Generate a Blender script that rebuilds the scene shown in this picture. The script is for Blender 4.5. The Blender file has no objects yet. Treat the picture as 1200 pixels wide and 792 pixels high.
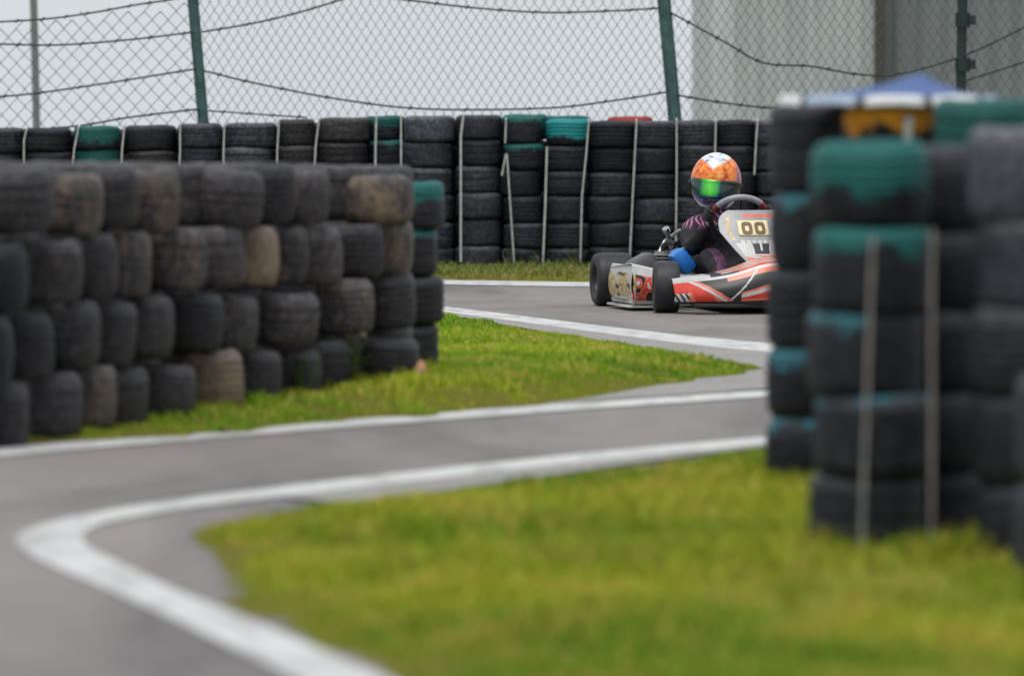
import bpy, bmesh, math, random
import numpy as np
from mathutils import Vector, Matrix, noise as mnoise
random.seed(7); rng = np.random.default_rng(7)
S = bpy.context.scene
COL = S.collection
R = math.radians

# ------------------------------------------------------------------ camera
F = 6600.0                      # focal length in photo pixels (200 mm lens, 1200 px wide)
HOR = 135.0                     # photo row of the horizon
PITCH = math.atan((396 - HOR) / F)
CAMH = 1.0
cam = bpy.data.cameras.new('camera'); camo = bpy.data.objects.new('camera', cam); COL.objects.link(camo)
camo.location = (0, 0, CAMH); camo.rotation_euler = (math.pi / 2 - PITCH, 0, 0)
cam.sensor_width = 36; cam.lens = 36 * F / 1200
cam.clip_start = 0.5; cam.clip_end = 9000
cam.dof.use_dof = True; cam.dof.focus_distance = 28.6; cam.dof.aperture_fstop = 3.2
S.camera = camo

# ------------------------------------------------------------------ sky, sun, exposure (overcast)
SUN_EL, SUN_AZ = R(70), R(200)
W = bpy.data.worlds.new("World"); S.world = W; W.use_nodes = True
nt = W.node_tree; nt.nodes.clear()
wo = nt.nodes.new('ShaderNodeOutputWorld'); bg = nt.nodes.new('ShaderNodeBackground')
sk = nt.nodes.new('ShaderNodeTexSky'); sk.sky_type = 'NISHITA'; sk.sun_disc = False
sk.sun_elevation = SUN_EL; sk.sun_rotation = SUN_AZ; sk.air_density = 1.0; sk.dust_density = 2.0
tc = nt.nodes.new('ShaderNodeTexCoord'); nz = nt.nodes.new('ShaderNodeTexNoise')
nz.inputs['Scale'].default_value = 2.2; nz.inputs['Detail'].default_value = 4
cr = nt.nodes.new('ShaderNodeValToRGB')
cr.color_ramp.elements[0].color = (5.1, 5.5, 5.85, 1); cr.color_ramp.elements[1].color = (6.6, 6.9, 7.15, 1)
cr.color_ramp.elements[0].position = .3; cr.color_ramp.elements[1].position = .7
mx = nt.nodes.new('ShaderNodeMix'); mx.data_type = 'RGBA'; mx.inputs[0].default_value = .88
nt.links.new(tc.outputs['Generated'], nz.inputs['Vector']); nt.links.new(nz.outputs['Fac'], cr.inputs['Fac'])
nt.links.new(sk.outputs['Color'], mx.inputs[6]); nt.links.new(cr.outputs['Color'], mx.inputs[7])
nt.links.new(mx.outputs[2], bg.inputs['Color']); bg.inputs['Strength'].default_value = .1
nt.links.new(bg.outputs[0], wo.inputs['Surface'])
sl = bpy.data.lights.new('sun', 'SUN'); sl.energy = 1.5; sl.angle = R(25); sl.color = (1, .97, .92)
so = bpy.data.objects.new('sun', sl); COL.objects.link(so)
# sun vector for sun_rotation az (0 = +Y, clockwise seen from above)
sv = Vector((math.sin(SUN_AZ) * math.cos(SUN_EL), math.cos(SUN_AZ) * math.cos(SUN_EL), math.sin(SUN_EL)))
so.rotation_euler = sv.to_track_quat('Z', 'Y').to_euler()
S.view_settings.view_transform = 'Standard'; S.view_settings.look = 'None'
S.view_settings.exposure = 0.36; S.view_settings.gamma = 1.0
S.render.engine = 'CYCLES'
try:
    S.cycles.use_denoising = True; S.cycles.max_bounces = 6; S.cycles.transparent_max_bounces = 8
except Exception: pass

# ------------------------------------------------------------------ helpers
cp, sp = math.cos(PITCH), math.sin(PITCH)
def ray(px, py):
    a, b = (px - 600) / F, (396 - py) / F
    return Vector((a, cp + b * sp, -sp + b * cp))
def G(px, py, z=0.0):                       # ground point seen at a photo pixel
    r = ray(px, py); t = (z - CAMH) / r.z
    return Vector((r.x * t, r.y * t, z))
def P(px, py, d):                           # point at distance d along y
    r = ray(px, py); t = d / r.y
    return Vector((r.x * t, d, CAMH + r.z * t))
def X_at(px, d): return P(px, 300, d).x

def tag(o, label=None, cat=None, group=None, kind=None):
    if label: o['label'] = label
    if cat: o['category'] = cat
    if group: o['group'] = group
    if kind: o['kind'] = kind
    return o
def empty(name, loc=(0, 0, 0), rz=0):
    o = bpy.data.objects.new(name, None); COL.objects.link(o); o.location = loc; o.rotation_euler = (0, 0, rz)
    o.empty_display_size = .1
    return o
class MB:
    def __init__(s): s.v = []; s.f = []; s.m = []
    def add(s, vs, fs, mi=0):
        n = len(s.v); s.v += [tuple(v) for v in vs]
        s.f += [tuple(i + n for i in f) for f in fs]; s.m += [mi] * len(fs); return s
    def box(s, c, size, rot=None, mi=0, bev=0.0):
        hx, hy, hz = [q / 2 for q in size]
        if bev > 0:
            b = min(bev, hx * .9, hy * .9, hz * .9)
            bm = bmesh.new(); bmesh.ops.create_cube(bm, size=1)
            for v in bm.verts: v.co = Vector((v.co.x * 2 * hx, v.co.y * 2 * hy, v.co.z * 2 * hz))
            bmesh.ops.bevel(bm, geom=list(bm.edges), offset=b, segments=2, affect='EDGES', profile=.5)
            bm.verts.index_update()
            vs = [v.co.copy() for v in bm.verts]; fs = [[v.index for v in f.verts] for f in bm.faces]; bm.free()
        else:
            vs = [Vector((x * hx, y * hy, z * hz)) for x in (-1, 1) for y in (-1, 1) for z in (-1, 1)]
            fs = [(0, 1, 3, 2), (4, 6, 7, 5), (0, 4, 5, 1), (2, 3, 7, 6), (0, 2, 6, 4), (1, 5, 7, 3)]
        if rot is not None: vs = [rot @ v for v in vs]
        c = Vector(c)
        return s.add([v + c for v in vs], fs, mi)
    def tube(s, pts, r, seg=8, caps=True, mi=0, closed=False):
        pts = [Vector(p) for p in pts]; n = len(pts)
        rs = r if isinstance(r, (list, tuple)) else [r] * n
        rings = []; up0 = None
        for i, p in enumerate(pts):
            if closed: t = pts[(i + 1) % n] - pts[i - 1]
            else: t = pts[min(i + 1, n - 1)] - pts[max(i - 1, 0)]
            t.normalize()
            if up0 is None: up0 = Vector((0, 0, 1)) if abs(t.z) < .9 else Vector((1, 0, 0))
            a = up0 - t * up0.dot(t)
            if a.length < 1e-4: a = t.orthogonal()
            a.normalize(); up0 = a; b = t.cross(a)
            rings.append([p + (a * math.cos(k * 2 * math.pi / seg) + b * math.sin(k * 2 * math.pi / seg)) * rs[i] for k in range(seg)])
        vs = [v for g in rings for v in g]; fs = []
        for i in range(n if closed else n - 1):
            j = (i + 1) % n
            for k in range(seg):
                l = (k + 1) % seg
                fs.append((i * seg + k, i * seg + l, j * seg + l, j * seg + k))
        if caps and not closed:
            fs.append(tuple(range(seg - 1, -1, -1))); fs.append(tuple((n - 1) * seg + k for k in range(seg)))
        return s.add(vs, fs, mi)
    def grid(s, fn, nu, nv, mat=None, closed_u=False):
        vs = [fn(i / nu, j / nv) for i in range(nu + (0 if closed_u else 1)) for j in range(nv + 1)]
        n0 = len(s.v); s.v += [tuple(v) for v in vs]
        NU = nu if closed_u else nu + 1
        for i in range(nu):
            for j in range(nv):
                a = i; b = (i + 1) % NU
                s.f.append((n0 + a * (nv + 1) + j, n0 + b * (nv + 1) + j, n0 + b * (nv + 1) + j + 1, n0 + a * (nv + 1) + j + 1))
                s.m.append(mat((i + .5) / nu, (j + .5) / nv) if mat else 0)
        return s
    def mesh(s, name, mats, smooth=True, angle=40):
        me = bpy.data.meshes.new(name); me.from_pydata(s.v, [], s.f)
        for m in (mats if isinstance(mats, (list, tuple)) else [mats]): me.materials.append(m)
        me.polygons.foreach_set('material_index', s.m)
        me.polygons.foreach_set('use_smooth', [smooth] * len(s.f)); me.update()
        if smooth: me.set_sharp_from_angle(angle=R(angle))
        return me
    def build(s, name, mats, parent=None, smooth=True, angle=40):
        o = bpy.data.objects.new(name, s.mesh(name, mats, smooth, angle)); COL.objects.link(o)
        if parent is not None: o.parent = parent
        return o

# ------------------------------------------------------------------ materials
class NM:
    """small node-material helper"""
    def __init__(s, name, rough=.6, spec=.5, metal=0.0):
        s.m = bpy.data.materials.new(name); s.m.use_nodes = True; s.t = s.m.node_tree
        s.b = s.t.nodes['Principled BSDF']
        s.b.inputs['Roughness'].default_value = rough; s.b.inputs['Metallic'].default_value = metal
        s.b.inputs['Specular IOR Level'].default_value = spec
    def n(s, typ, **kw):
        x = s.t.nodes.new(typ)
        for k, v in kw.items(): setattr(x, k, v)
        return x
    def l(s, a, b): s.t.links.new(a, b)
    def coord(s, which='Object'):
        if not hasattr(s, 'tc'): s.tc = s.n('ShaderNodeTexCoord')
        return s.tc.outputs[which]
    def noise(s, scale, detail=3, vec=None, rough=.55, dist=0):
        x = s.n('ShaderNodeTexNoise'); x.inputs['Scale'].default_value = scale; x.inputs['Detail'].default_value = detail
        x.inputs['Roughness'].default_value = rough; x.inputs['Distortion'].default_value = dist
        s.l(vec if vec is not None else s.coord(), x.inputs['Vector']); return x.outputs['Fac']
    def ramp(s, fac, stops):
        x = s.n('ShaderNodeValToRGB'); e = x.color_ramp.elements
        while len(e) < len(stops): e.new(.5)
        for q, (p, c) in zip(e, stops):
            q.position = p; q.color = (*c, 1) if not isinstance(c, (int, float)) else (c, c, c, 1)
        s.l(fac, x.inputs['Fac']); return x.outputs['Color']
    def mix(s, fac, a, b, mode='MIX'):
        x = s.n('ShaderNodeMix', data_type='RGBA', blend_type=mode)
        for sock, v in ((x.inputs[0], fac), (x.inputs[6], a), (x.inputs[7], b)):
            if isinstance(v, bpy.types.NodeSocket): s.l(v, sock)
            elif isinstance(v, (int, float)): sock.default_value = v if sock.type == 'VALUE' else (v, v, v, 1)
            else: sock.default_value = (*v, 1)
        return x.outputs[2]
    def math(s, op, a, b=0.0, clamp=False):
        x = s.n('ShaderNodeMath', operation=op, use_clamp=clamp)
        for sock, v in ((x.inputs[0], a), (x.inputs[1], b)):
            if isinstance(v, bpy.types.NodeSocket): s.l(v, sock)
            else: sock.default_value = v
        return x.outputs[0]
    def sep(s, vec):
        x = s.n('ShaderNodeSeparateXYZ'); s.l(vec, x.inputs[0]); return x.outputs
    def scaled(s, vec, sc, off=None):
        x = s.n('ShaderNodeMapping'); s.l(vec, x.inputs['Vector']); x.inputs['Scale'].default_value = sc
        if off is not None: s.l(off, x.inputs['Location'])
        return x.outputs[0]
    def prop(s, name):
        x = s.n('ShaderNodeAttribute', attribute_type='OBJECT', attribute_name=name); return x.outputs['Fac']
    def color(s, c):
        if isinstance(c, bpy.types.NodeSocket): s.l(c, s.b.inputs['Base Color'])
        else: s.b.inputs['Base Color'].default_value = (*c, 1)
        return s
    def rough(s, c): s.l(c, s.b.inputs['Roughness']); return s
    def bump(s, h, strength=.3, dist=.01):
        x = s.n('ShaderNodeBump'); x.inputs['Strength'].default_value = strength; x.inputs['Distance'].default_value = dist
        s.l(h, x.inputs['Height']); s.l(x.outputs[0], s.b.inputs['Normal']); return s

def plain(name, c, rough=.5, metal=0, spec=.5, var=.15, scale=30):
    k = NM(name, rough, spec, metal); n = k.noise(scale, 3)
    k.color(k.ramp(n, [(.3, tuple(q * (1 - var) for q in c)), (.7, tuple(q * (1 + var) for q in c))]))
    k.bump(n, .08, .003); return k.m

# tyre rubber: object properties drive paint, dirt, tone
def make_rubber():
    k = NM('tyre_rubber', .62, .32)
    oi = k.n('ShaderNodeObjectInfo'); rnd = oi.outputs['Random']
    off = k.n('ShaderNodeCombineXYZ'); m10 = k.math('MULTIPLY', rnd, 37.0)
    for i in range(3): k.l(m10, off.inputs[i])
    co = k.scaled(k.coord(), (1, 1, 1), off.outputs[0])
    x, y, z = k.sep(k.coord())
    n1 = k.noise(1.4, 4, co); n2 = k.noise(6, 4, co); n3 = k.noise(26, 3, co)
    band = k.noise(1.0, 3, k.scaled(co, (1.2, 1.2, 16)))
    tone = k.prop('tone')
    warm = k.prop('warm')
    base = k.mix(tone, (.0028, .0031, .0052), k.mix(warm, (.050, .057, .074), (.068, .058, .060)))
    base = k.mix(k.ramp(band, [(.35, 0.0), (.7, .4)]), base, k.mix(tone, (.014, .0155, .023), k.mix(warm, (.098, .106, .126), (.135, .118, .115))))
    base = k.mix(1.0, base, k.ramp(n2, [(.32, .45), (.5, 1.0), (.68, 1.9)]), 'MULTIPLY')
    # dry mud and worn tan patches
    dirt = k.prop('dirt')
    dm = k.math('ADD', k.math('MULTIPLY', n1, .75), k.math('MULTIPLY', n2, .35))
    dfac = k.math('MULTIPLY', k.math('SUBTRACT', k.math('ADD', dm, dirt), .90), 3.0, True)
    dfac = k.math('MULTIPLY', dfac, k.ramp(n3, [(.25, .35), (.6, 1.0)]))
    dcol = k.mix(n2, (.17, .115, .07), (.36, .26, .16))
    base = k.mix(k.math('MULTIPLY', dfac, .85), base, dcol)
    # settled dust over the upper shoulder, with its lit paleness painted in
    dust_lit = k.math('MULTIPLY', k.math('SUBTRACT', z, .22), 3.6, True)
    dust_lit = k.math('MULTIPLY', dust_lit, k.ramp(n2, [(.35, .15), (.7, .75)]))
    base = k.mix(k.math('MULTIPLY', dust_lit, .75), base, k.mix(tone, (.055, .065, .08), (.30, .285, .29)))
    # sprayed paint: covers the upper part, patchy
    pt = k.prop('paint')
    pf = k.math('ADD', k.math('ADD', k.math('MULTIPLY', z, .9), k.math('ADD', k.math('MULTIPLY', n1, .8), k.math('MULTIPLY', n2, .3))), k.math('MULTIPLY', pt, 1.6))
    pf = k.math('MULTIPLY', k.math('SUBTRACT', k.math('ADD', pf, k.math('MULTIPLY', n3, .25)), 1.68), 11.0, True)
    pf = k.math('MULTIPLY', pf, k.ramp(n3, [(.28, .25), (.42, 1.0)]))
    pc = k.mix(k.ramp(n2, [(.4, 0), (.8, .4)]), oi.outputs['Color'], k.mix(.5, oi.outputs['Color'], (.02, .03, .03)))
    base = k.mix(pf, base, pc)
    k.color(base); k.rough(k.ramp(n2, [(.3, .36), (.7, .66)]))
    k.bump(k.math('ADD', k.math('MULTIPLY', n2, .7), k.math('MULTIPLY', n3, .5)), .5, .02)
    return k.m
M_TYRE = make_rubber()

def make_asphalt():
    k = NM('asphalt', .78, .3)
    g = k.coord()
    n1 = k.noise(.5, 4, g); n2 = k.noise(6, 4, g); n3 = k.noise(160, 2, g)
    st = k.noise(.7, 4, k.scaled(g, (1.0, .35, 1)), .6, 1.0)
    c = k.mix(n1, (.160, .141, .136), (.295, .262, .252))
    c = k.mix(k.ramp(st, [(.40, .85), (.60, 0)]), c, (.105, .097, .097))
    c = k.mix(k.ramp(n2, [(.4, 0), (.75, .35)]), c, (.33, .30, .29))
    c = k.mix(k.ramp(n3, [(.3, .0), (.5, .0), (.8, .5)]), c, (.36, .34, .33))
    c = k.mix(k.ramp(n3, [(.2, .5), (.42, .0)]), c, (.07, .066, .066))
    k.color(c); k.bump(n3, .5, .004); return k.m
M_ASPH = make_asphalt()
def make_paint():
    k = NM('road_paint', .6, .4); g = k.coord()
    n1 = k.noise(3, 4, g); n2 = k.noise(45, 3, g)
    c = k.mix(n1, (.48, .48, .47), (.68, .68, .67))
    sc = k.noise(1.0, 4, k.scaled(g, (9, 2.2, 1)), .6, .6)
    c = k.mix(k.ramp(sc, [(.48, 0), (.66, .65)]), c, (.33, .32, .315))
    wear = k.math('ADD', k.math('MULTIPLY', n1, .5), k.math('MULTIPLY', n2, .6))
    c = k.mix(k.ramp(wear, [(.34, .8), (.50, 0)]), c, (.27, .255, .25))
    k.color(c); return k.m
M_LINE = make_paint()
def make_apron():
    k = NM('apron_concrete', .85, .25); g = k.coord()
    n1 = k.noise(2, 4, g); n2 = k.noise(60, 3, g)
    c = k.mix(n1, (.22, .21, .2), (.34, .325, .31))
    c = k.mix(k.ramp(n2, [(.5, 0), (.75, .5)]), c, (.5, .49, .47)); c = k.mix(k.ramp(n2, [(.25, .5), (.45, 0)]), c, (.14, .12, .1))
    k.color(c); k.bump(n2, .5, .005); return k.m
M_APRON = make_apron()
def make_soil():
    k = NM('turf_soil', 1.0, 0.0); g = k.coord()
    n1 = k.noise(1.6, 4, g); n2 = k.noise(22, 4, g)
    c = k.mix(n2, (.10, .085, .03), (.20, .16, .06))
    c = k.mix(k.ramp(n1, [(.35, .85), (.65, .3)]), c, (.13, .15, .015))
    k.color(c); k.bump(n2, .6, .02); return k.m
M_SOIL = make_soil()
def make_grass(name, lo, hi, dry, dryamt=.3):
    k = NM(name, .6, .25)
    k.b.inputs['Subsurface Weight'].default_value = 0
    g = k.coord(); n1 = k.noise(1.5, 4, g); n2 = k.noise(4, 4, g)
    ri = k.n('ShaderNodeNewGeometry').outputs['Random Per Island']
    c = k.mix(ri, lo, hi)
    n4 = k.noise(.55, 2, g)
    c = k.mix(k.ramp(n1, [(.35, .0), (.65, .75)]), c, tuple(a * .7 + b * .3 for a, b in zip(hi, dry)))
    c = k.mix(k.ramp(n4, [(.40, .9), (.58, 0)]), c, (lo[0] * .62, lo[1] * .95, lo[2]))
    c = k.mix(k.ramp(n2, [(.5, 0), (.68, .75)]), c, dry)
    c = k.mix(k.math('MULTIPLY', k.math('GREATER_THAN', ri, 1 - dryamt), .65), c, dry)
    k.color(c)
    # thin blades let light through
    tr = k.n('ShaderNodeBsdfTranslucent'); k.l(c, tr.inputs['Color'])
    ms = k.n('ShaderNodeMixShader'); ms.inputs[0].default_value = .35
    out = [q for q in k.t.nodes if q.type == 'OUTPUT_MATERIAL'][0]
    k.l(k.b.outputs[0], ms.inputs[1]); k.l(tr.outputs[0], ms.inputs[2]); k.l(ms.outputs[0], out.inputs['Surface'])
    return k.m
M_GRASS = make_grass('grass_blades', (.17, .31, .007), (.44, .56, .017), (.58, .48, .10), .14)
M_GRASS_DRY = make_grass('dry_grass_blades', (.17, .20, .025), (.29, .31, .05), (.38, .31, .12), .3)
M_GRASS_NEAR = make_grass('olive_grass_blades', (.16, .26, .007), (.42, .49, .015), (.58, .45, .09), .18)
M_STRAP = plain('strap_webbing', (.44, .44, .43), .7, var=.2)
M_STRAPD = plain('grey_strap_webbing', (.25, .23, .22), .75, var=.25)
M_WIRE = plain('fence_wire', (.05, .055, .055), .5, .3)
M_MESH = plain('chain_link_wire', (.115, .135, .145), .5, .4)
M_POST = plain('post_green_paint', (.045, .11, .10), .55, var=.35, scale=14)
M_POSTD = plain('post_dark_green_paint', (.012, .03, .028), .5, var=.3, scale=14)
M_BLACK = plain('black_plastic', (.016, .016, .018), .4)
M_KTYRE = plain('racing_slick_rubber', (.02, .02, .023), .55, var=.4, scale=25)
M_RED = plain('red_bodywork', (.62, .055, .035), .28, var=.12)
M_CORAL = plain('coral_bodywork', (.70, .17, .10), .3, var=.15)
M_WHITE = plain('white_bodywork', (.54, .53, .52), .3, var=.08)
M_GOLD = plain('gold_bodywork', (.50, .36, .15), .35, var=.5, scale=45)
M_GREY = plain('grey_bodywork', (.30, .30, .32), .35)
M_CREAM = plain('cream_plate', (.80, .70, .42), .4, var=.06)
M_BROWN = plain('brown_digits', (.16, .09, .03), .5)
M_STEEL = plain('bare_metal', (.5, .5, .5), .35, 1.0)
M_ALLOY = plain('cast_alloy', (.35, .34, .33), .5, .8)
M_RIM = plain('dark_magnesium', (.09, .09, .095), .5, .6)
M_BLUE = plain('blue_plastic', (.02, .19, .62), .3, var=.2, scale=20)

# ------------------------------------------------------------------ ground, track, painted lines
def smooth_path(pts, n=10):
    pts = [np.array(p[:2]) for p in pts]; out = []
    q = [2 * pts[0] - pts[1]] + pts + [2 * pts[-1] - pts[-2]]
    for i in range(1, len(q) - 2):
        p0, p1, p2, p3 = q[i - 1:i + 3]
        for t in np.linspace(0, 1, n, endpoint=False):
            out.append(.5 * ((2 * p1) + (-p0 + p2) * t + (2 * p0 - 5 * p1 + 4 * p2 - p3) * t * t + (-p0 + 3 * p1 - 3 * p2 + p3) * t ** 3))
    out.append(pts[-1]); return np.array(out)
def gp(pix): return [G(*p)[:2] for p in pix]
def resample(path, n):
    d = np.r_[0, np.cumsum(np.linalg.norm(np.diff(path, axis=0), axis=1))]; t = np.linspace(0, d[-1], n)
    return np.c_[np.interp(t, d, path[:, 0]), np.interp(t, d, path[:, 1])]
def ribbon(name, a, b, z, mat, n=90):
    A, B = resample(smooth_path(a), n), resample(smooth_path(b), n)
    m = MB(); vs = []; nv = 3
    for i in range(n):
        for j in range(nv + 1):
            p = A[i] * (1 - j / nv) + B[i] * (j / nv)
            vs.append((p[0], p[1], z))
    fs = []
    for i in range(n - 1):
        for j in range(nv):
            fs.append((i * (nv + 1) + j, i * (nv + 1) + j + 1, (i + 1) * (nv + 1) + j + 1, (i + 1) * (nv + 1) + j))
    m.add(vs, fs)
    o = m.build(name, mat, smooth=False)
    me = o.data                                   # face up
    if me.polygons[0].normal.z < 0: me.flip_normals()
    return tag(o, kind='structure')

# terrain: level round the circuit, falling away beyond the embankment
m = MB(); rs = [0.001, 15, 30, 46, 60, 90, 150, 300, 700, 1500, 3000, 5000]; vs = []; fs = []; K = 48
for r in rs:
    z = -.06 - (0 if r <= 46 else min(60, (r - 46) * .03))
    for k in range(K): vs.append((r * math.cos(2 * math.pi * k / K), 14 + r * math.sin(2 * math.pi * k / K), z))
for i in range(len(rs) - 1):
    for k in range(K):
        fs.append((i * K + k, i * K + (k + 1) % K, (i + 1) * K + (k + 1) % K, (i + 1) * K + k))
m.add(vs, fs); o = m.build('ground', M_SOIL); tag(o, kind='structure')
if o.data.polygons[0].normal.z < 0: o.data.flip_normals()
m = MB(); m.grid(lambda u, v: (-9 + 18 * u, 3 + 33.5 * v, 0), 12, 24)
o = m.build('race_track', M_ASPH); tag(o, kind='structure')

# near line, hairpin shape: outer and inner edge (photo pixels -> ground)
OUT = gp([(1010, 501), (890, 513.5), (750, 526), (600, 541), (400, 563), (200, 588), (90, 606), (38, 620), (18, 634), (32, 649), (65, 666), (120, 689), (220, 735), (320, 784), (400, 826)])
INN = gp([(1010, 510), (890, 522.5), (750, 536), (600, 552), (400, 575), (250, 592), (165, 605), (120, 615), (97, 628), (104, 642), (130, 656), (200, 690), (300, 730), (440, 789), (540, 832)])
ribbon('track_edge_line', OUT, INN, .004, M_LINE, 160)
ribbon('track_edge_line', gp([(-120, 539), (0, 526), (120, 515.5), (300, 501.5), (500, 485.5), (700, 471), (890, 458.5), (1010, 450)]),
       gp([(-120, 549), (0, 536), (120, 525), (300, 510.5), (500, 494.5), (700, 479.5), (890, 466.5), (1010, 458)]), .004, M_LINE)
ribbon('track_edge_line', gp([(380, 345), (512, 359), (600, 369.5), (700, 382), (800, 393.5), (895, 402.5), (1010, 412)]),
       gp([(380, 351), (512, 365.5), (600, 377), (700, 390.5), (800, 403.5), (895, 413.5), (1010, 424)]), .004, M_LINE)
ribbon('track_edge_line', gp([(330, 328), (512, 329), (700, 331.5), (900, 334), (1010, 336)]),
       gp([(330, 332.5), (512, 334), (700, 337), (900, 340), (1010, 342)]), .004, M_LINE)
# pale dusty aprons between lines and grass
ribbon('apron', gp([(640, 475), (700, 471.5), (800, 464.5), (890, 458), (1010, 449.5)]), gp([(640, 474.5), (690, 468), (790, 450), (890, 434), (1010, 418)]), .008, M_APRON)
ribbon('apron', gp([(330, 584), (400, 575.5), (600, 552.5), (750, 536.5), (890, 523), (1010, 510.5)]),
       gp([(330, 585), (420, 590), (600, 566), (760, 543), (890, 527), (1010, 514)]), .008, M_APRON)
ribbon('apron', gp([(512, 366), (600, 377.5), (700, 391), (800, 404), (895, 414), (1010, 424.5)]),
       gp([(512, 370), (600, 384), (700, 401), (800, 418), (895, 433), (1010, 448)]), .008, M_APRON)

def inside_dist(poly, pts):
    """signed distance (positive inside) of pts to polygon"""
    poly = np.array(poly); a = poly; b = np.roll(poly, -1, 0)
    dmin = np.full(len(pts), 1e9); ins = np.zeros(len(pts), bool)
    for p, q in zip(a, b):
        e = q - p; L = max((e ** 2).sum(), 1e-9)
        t = np.clip(((pts - p) @ e) / L, 0, 1); c = p + t[:, None] * e
        dmin = np.minimum(dmin, np.linalg.norm(pts - c, axis=1))
        cond = (p[1] > pts[:, 1]) != (q[1] > pts[:, 1])
        with np.errstate(divide='ignore', invalid='ignore'):
            xi = (q[0] - p[0]) * (pts[:, 1] - p[1]) / (q[1] - p[1]) + p[0]
        ins ^= cond & (pts[:, 0] < xi)
    return np.where(ins, dmin, -dmin)
def vnoise(x, y, sc, seed):
    """cheap smooth value noise"""
    r = np.random.default_rng(seed).random((64, 64)); u = (x * sc) % 64; v = (y * sc) % 64
    i = u.astype(int); j = v.astype(int); fu = u - i; fv = v - j
    fu = fu * fu * (3 - 2 * fu); fv = fv * fv * (3 - 2 * fv)
    a, b, c, d = r[i % 64, j % 64], r[(i + 1) % 64, j % 64], r[i % 64, (j + 1) % 64], r[(i + 1) % 64, (j + 1) % 64]
    return (a * (1 - fu) + b * fu) * (1 - fv) + (c * (1 - fu) + d * fu) * fv
class Turf:
    def __init__(s, poly, hfun, edge, seed):
        s.poly = np.array(poly); s.h = hfun; s.edge = edge; s.seed = seed
    def height(s, x, y):
        x = np.atleast_1d(np.asarray(x, float)); y = np.atleast_1d(np.asarray(y, float))
        d = inside_dist(s.poly, np.c_[x, y]) + (vnoise(x, y, 7, s.seed) - .5) * s.edge + (vnoise(x, y, 2, s.seed + 1) - .5) * s.edge
        top = s.h(x, y)
        t = np.clip(d / .26, 0, 1); t = t * t * (3 - 2 * t)
        z = np.where(d > 0, .016 + top * t, .016 + d * .25) + (vnoise(x, y, 9, s.seed + 2) - .5) * .012 * (d > 0)
        return np.clip(z, -.03, None), d
    def sheet(s, cell, pad=.15, clip=None):
        lo = s.poly.min(0) - pad; hi = s.poly.max(0) + pad
        if clip: lo = np.maximum(lo, clip[0]); hi = np.minimum(hi, clip[1])
        nx, ny = int((hi[0] - lo[0]) / cell[0]), int((hi[1] - lo[1]) / cell[1])
        gx, gy = np.meshgrid(np.linspace(lo[0], hi[0], nx + 1), np.linspace(lo[1], hi[1], ny + 1), indexing='ij')
        z, d = s.height(gx.ravel(), gy.ravel()); keep = (d > -.16).reshape(nx + 1, ny + 1)
        vs = np.c_[gx.ravel(), gy.ravel(), z]
        fs = []
        for i in range(nx):
            for j in range(ny):
                if keep[i, j] or keep[i + 1, j] or keep[i, j + 1] or keep[i + 1, j + 1]:
                    a = i * (ny + 1) + j; fs.append((a, a + ny + 1, a + ny + 2, a + 1))
        m = MB(); m.add([tuple(v) for v in vs], fs)
        return tag(m.build('grass_verge', M_SOIL, angle=180), kind='structure')
def blades(name, turf, n, lo, hi, length, width, mat, mask=None, seed=1, lenfun=None, dmin=-.02, ramp=.3):
    r = np.random.default_rng(seed)
    x = r.uniform(lo[0], hi[0], n); y = r.uniform(lo[1], hi[1], n)
    z, d = turf.height(x, y)
    k = (d > dmin) & (r.random(n) < np.clip(1.9 * vnoise(x, y, 4, seed + 9) + .5 * vnoise(x, y, 13, seed + 10) - .25, 0, 1))
    if mask is not None: k &= mask(x, y)
    x, y, z, d = x[k], y[k], z[k], d[k]; n = len(x)
    L = length * (.5 + r.random(n)) * (.35 + .75 * vnoise(x, y, 3, seed + 5) + .65 * vnoise(x, y, 11, seed + 6) ** 2)
    L = L * np.clip(.3 + .7 * d / ramp, .3, 1)
    if lenfun is not None: L = L * lenfun(x, y)
    a = r.uniform(0, 2 * np.pi, n); lean = r.uniform(.3, 1.4, n) * L; w = width * r.uniform(.7, 1.4, n)
    fa = r.uniform(-.8, .8, n)                     # blade width direction
    wx, wy = np.cos(fa) * w / 2, np.sin(fa) * w / 2
    lx, ly = np.cos(a) * lean, np.sin(a) * lean
    v = np.zeros((n, 5, 3))
    v[:, 0] = np.c_[x - wx, y - wy, z - .01]; v[:, 1] = np.c_[x + wx, y + wy, z - .01]
    v[:, 2] = np.c_[x + wx * .8 + lx * .35, y + wy * .8 + ly * .35, z + L * .6]; v[:, 3] = np.c_[x - wx * .8 + lx * .35, y - wy * .8 + ly * .35, z + L * .6]
    v[:, 4] = np.c_[x + lx, y + ly, z + L]
    base = (np.arange(n) * 5)[:, None]
    quads = base + np.array([0, 1, 2, 3]); tris = base + np.array([3, 2, 4])
    loops = np.concatenate([quads.ravel(), tris.ravel()]).astype(np.int32)
    me = bpy.data.meshes.new(name); me.vertices.add(n * 5); me.vertices.foreach_set('co', v.ravel())
    me.loops.add(len(loops)); me.loops.foreach_set('vertex_index', loops)
    me.polygons.add(2 * n)
    me.polygons.foreach_set('loop_start', np.concatenate([np.arange(n) * 4, n * 4 + np.arange(n) * 3]).astype(np.int32))
    me.update(calc_edges=True); me.validate(); me.materials.append(mat)
    o = bpy.data.objects.new(name, me); COL.objects.link(o); return tag(o, kind='stuff')

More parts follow.
